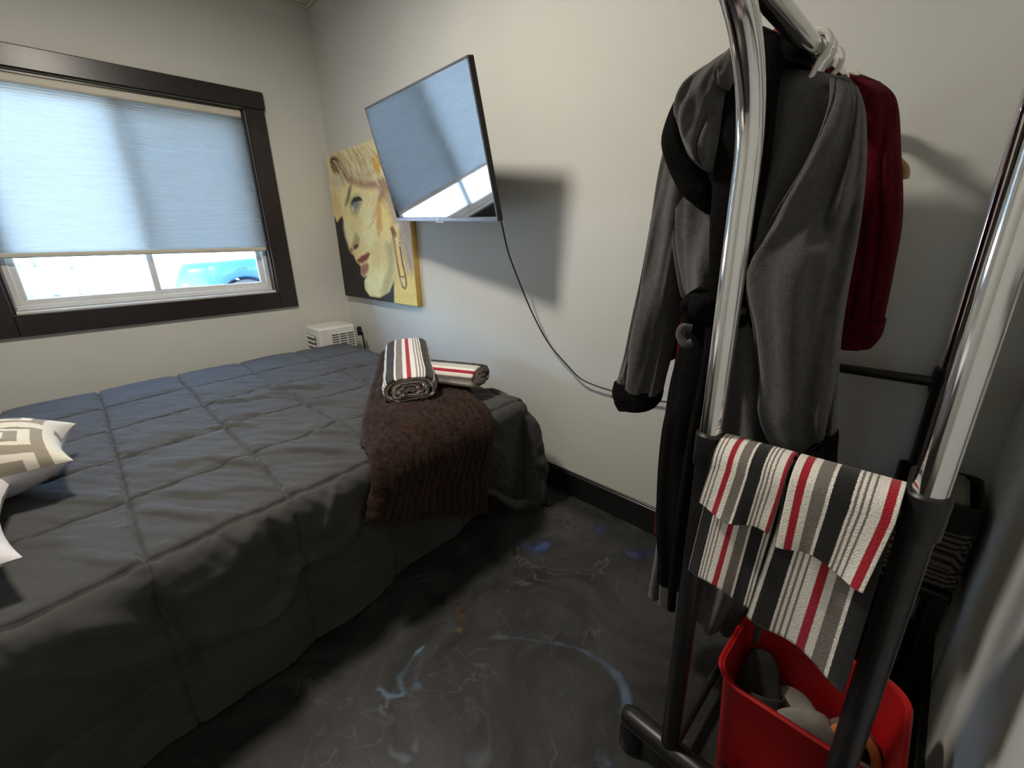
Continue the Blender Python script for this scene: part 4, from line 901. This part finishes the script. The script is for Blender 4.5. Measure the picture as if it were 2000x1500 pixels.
# ------------------------------------------------------------------ red bin with slippers
bn = empty('storage_bin', (3.01, -0.58, 0), 'open red plastic bin on the floor under the rack', 'bin')
def rrect(cx, cy, hx, hy, r, n=10):
    P = []
    for sx, sy, a0 in ((1, 1, 0), (-1, 1, 90), (-1, -1, 180), (1, -1, 270)):
        for k in range(n):
            a_ = math.radians(a0+90*k/(n-1)); P.append((cx+sx*(hx-r)+r*math.cos(a_), cy+sy*(hy-r)+r*math.sin(a_)))
    return P
bcx, bcy, BH = 3.012, -0.598, 0.318
V = []
for z, hx, hy, r in [(0.004, .108, .076, .03), (0.012, .112, .080, .035), (BH*.5, .119, .089, .04), (BH-.012, .127, .098, .045), (BH-.004, .134, .105, .05), (BH, .132, .104, .05), (BH-.001, .127, .098, .046), (BH*.5, .116, .086, .04), (0.02, .108, .076, .034), (0.014, .09, .06, .03)]:
    for p in rrect(bcx, bcy, hx, hy, r): V.append((p[0], p[1], z))
Fc = gridfaces(10, 40, cv=True)+[tuple(range(40))[::-1], tuple(360+k for k in range(40))]
mesh('tub', V, Fc, M['bin_red'], bn, sharp=40)
rimt = MB(); rp = [(p[0], p[1], BH-0.001) for p in rrect(bcx, bcy, .134, .105, .05)]; rimt.tube(rp+[rp[0]], 0.0035, 8, caps=False); rimt.build('rim', M['bin_red'], bn)
def slipper(a, b, hw, m_sole, m_up, label, up=(0, 0, 1), m_rim=None, m_lin=None):
    """a heel point, b toe point."""
    a, b = np.array(a, float), np.array(b, float); ax = b-a; Ln = np.linalg.norm(ax); ax /= Ln
    u = np.array(up, float); u -= ax*(u@ax); u /= np.linalg.norm(u); w = np.cross(ax, u)
    s = empty('slipper', tuple(a), label, 'slipper', 'slippers in the red bin')
    outline = lambda t: hw*(0.80+0.22*math.sin(t*3.0-0.4))*math.sqrt(max(0.0, 1-(2*t-1)**6))+0.001
    n = 34; V = []
    for i in range(n):
        t = i/(n-1); p = a+ax*(t*Ln); o_ = outline(t)
        for sx, h in ((-1, 0), (-1.03, .006), (-1, .016), (-.8, .019), (0, .018), (.8, .019), (1, .016), (1.03, .006), (1, 0)): V.append(p+w*(sx*o_)+u*h)
    mesh('sole', V, gridfaces(n, 9, cv=True)+[tuple(range(9)), tuple((n-1)*9+j for j in range(9))], m_sole, s)
    V = []; n2, k2 = 24, 17
    for i in range(n2):
        t = 0.42+0.57*i/(n2-1); p = a+ax*(t*Ln); o_ = outline(t)*1.03; hh = 0.050*math.sqrt(max(0, 1-((t-0.42)/0.58)**3))+0.006
        for j in range(k2):
            g_ = math.pi*j/(k2-1); V.append(p+w*(-math.cos(g_)*o_)+u*(0.010+math.sin(g_)**.8*hh))
    o = mesh('upper', V, gridfaces(n2, k2), m_up, s); md = o.modifiers.new('thickness', 'SOLIDIFY'); md.thickness = 0.005
    if m_rim is not None:
        p = a+ax*(0.42*Ln); o_ = outline(0.42)*1.04
        MB().tube([p+w*(-math.cos(g_)*o_)+u*(0.010+math.sin(g_)**.8*0.058) for g_ in np.linspace(0, math.pi, 20)], 0.008, 10).build('trim', m_rim, s)
    return s
slipper((2.918, -0.525, 0.262), (2.962, -0.625, 0.120), 0.036, M['slip_dark'], M['slip_dark'], 'dark slipper standing on end at the left of the red bin', up=(0.3, -0.8, 0.3))
slipper((2.975, -0.530, 0.195), (3.060, -0.665, 0.170), 0.046, M['slip_grey'], M['slip_grey'], 'pale grey fuzzy slipper lying in the middle of the red bin', up=(0, 0, 1))
slipper((3.088, -0.665, 0.215), (3.085, -0.53, 0.150), 0.036, M['slip_cream'], M['slip_sole'], 'brown slipper with orange trim behind the black post in the bin', up=(0.1, -0.2, 1), m_rim=M['slip_orange'])

# ------------------------------------------------------------------ patterned fabric basket on a low black table in the corner
st = empty('side_table', (3.11, -0.115, 0), 'low black table in the dark corner behind the rack', 'table')
MB().box((3.005, -0.225, 0.330), (3.183, -0.020, 0.355), 0.004).build('tabletop', M['black_metal'], st)
for x in (3.022, 3.166):
    for y in (-0.205, -0.04): MB().box((x-0.012, y-0.012, 0), (x+0.012, y+0.012, 0.330), 0.002).build('leg', M['black_metal'], st)
bs = empty('fabric_basket', (3.115, -0.115, 0.356), 'dark woven basket with herringbone print on the low black table', 'basket')
V = []; Cc = []; k = 160; zs_ = np.concatenate([np.linspace(0.357, 0.560, 60)])
for z in zs_:
    for p in rrect(3.115, -0.118, .066, .085, .015, k//4):
        V.append((p[0], p[1], z)); 
        hcoord = p[0] if abs(p[1]+0.118) > .08 else p[1]
        cell = math.floor(hcoord/0.045)+math.floor((z-.357)/0.05)
        s_ = (hcoord+z*0.6 if cell % 2 else z-hcoord*.4)/0.0125
        on = (s_-math.floor(s_)) < .5
        Cc.append(((0.20, 0.18, 0.16) if on else (0.022, 0.02, 0.02)) if z < 0.500 else (0.03, 0.028, 0.027))
o_ = mesh('basket_wall', V, gridfaces(60, k, cv=True)+[tuple(range(k))[::-1]], M['basket'], bs, colr=Cc)
md = o_.modifiers.new('thickness', 'SOLIDIFY'); md.thickness = 0.006
tb = MB().box((3.066, -0.19, 0.365), (3.165, -0.05, 0.568), 0.01).build('folded_tissue_box', M['slip_grey'], None)
tag(tb, 'small grey box standing inside the dark printed basket', 'box')
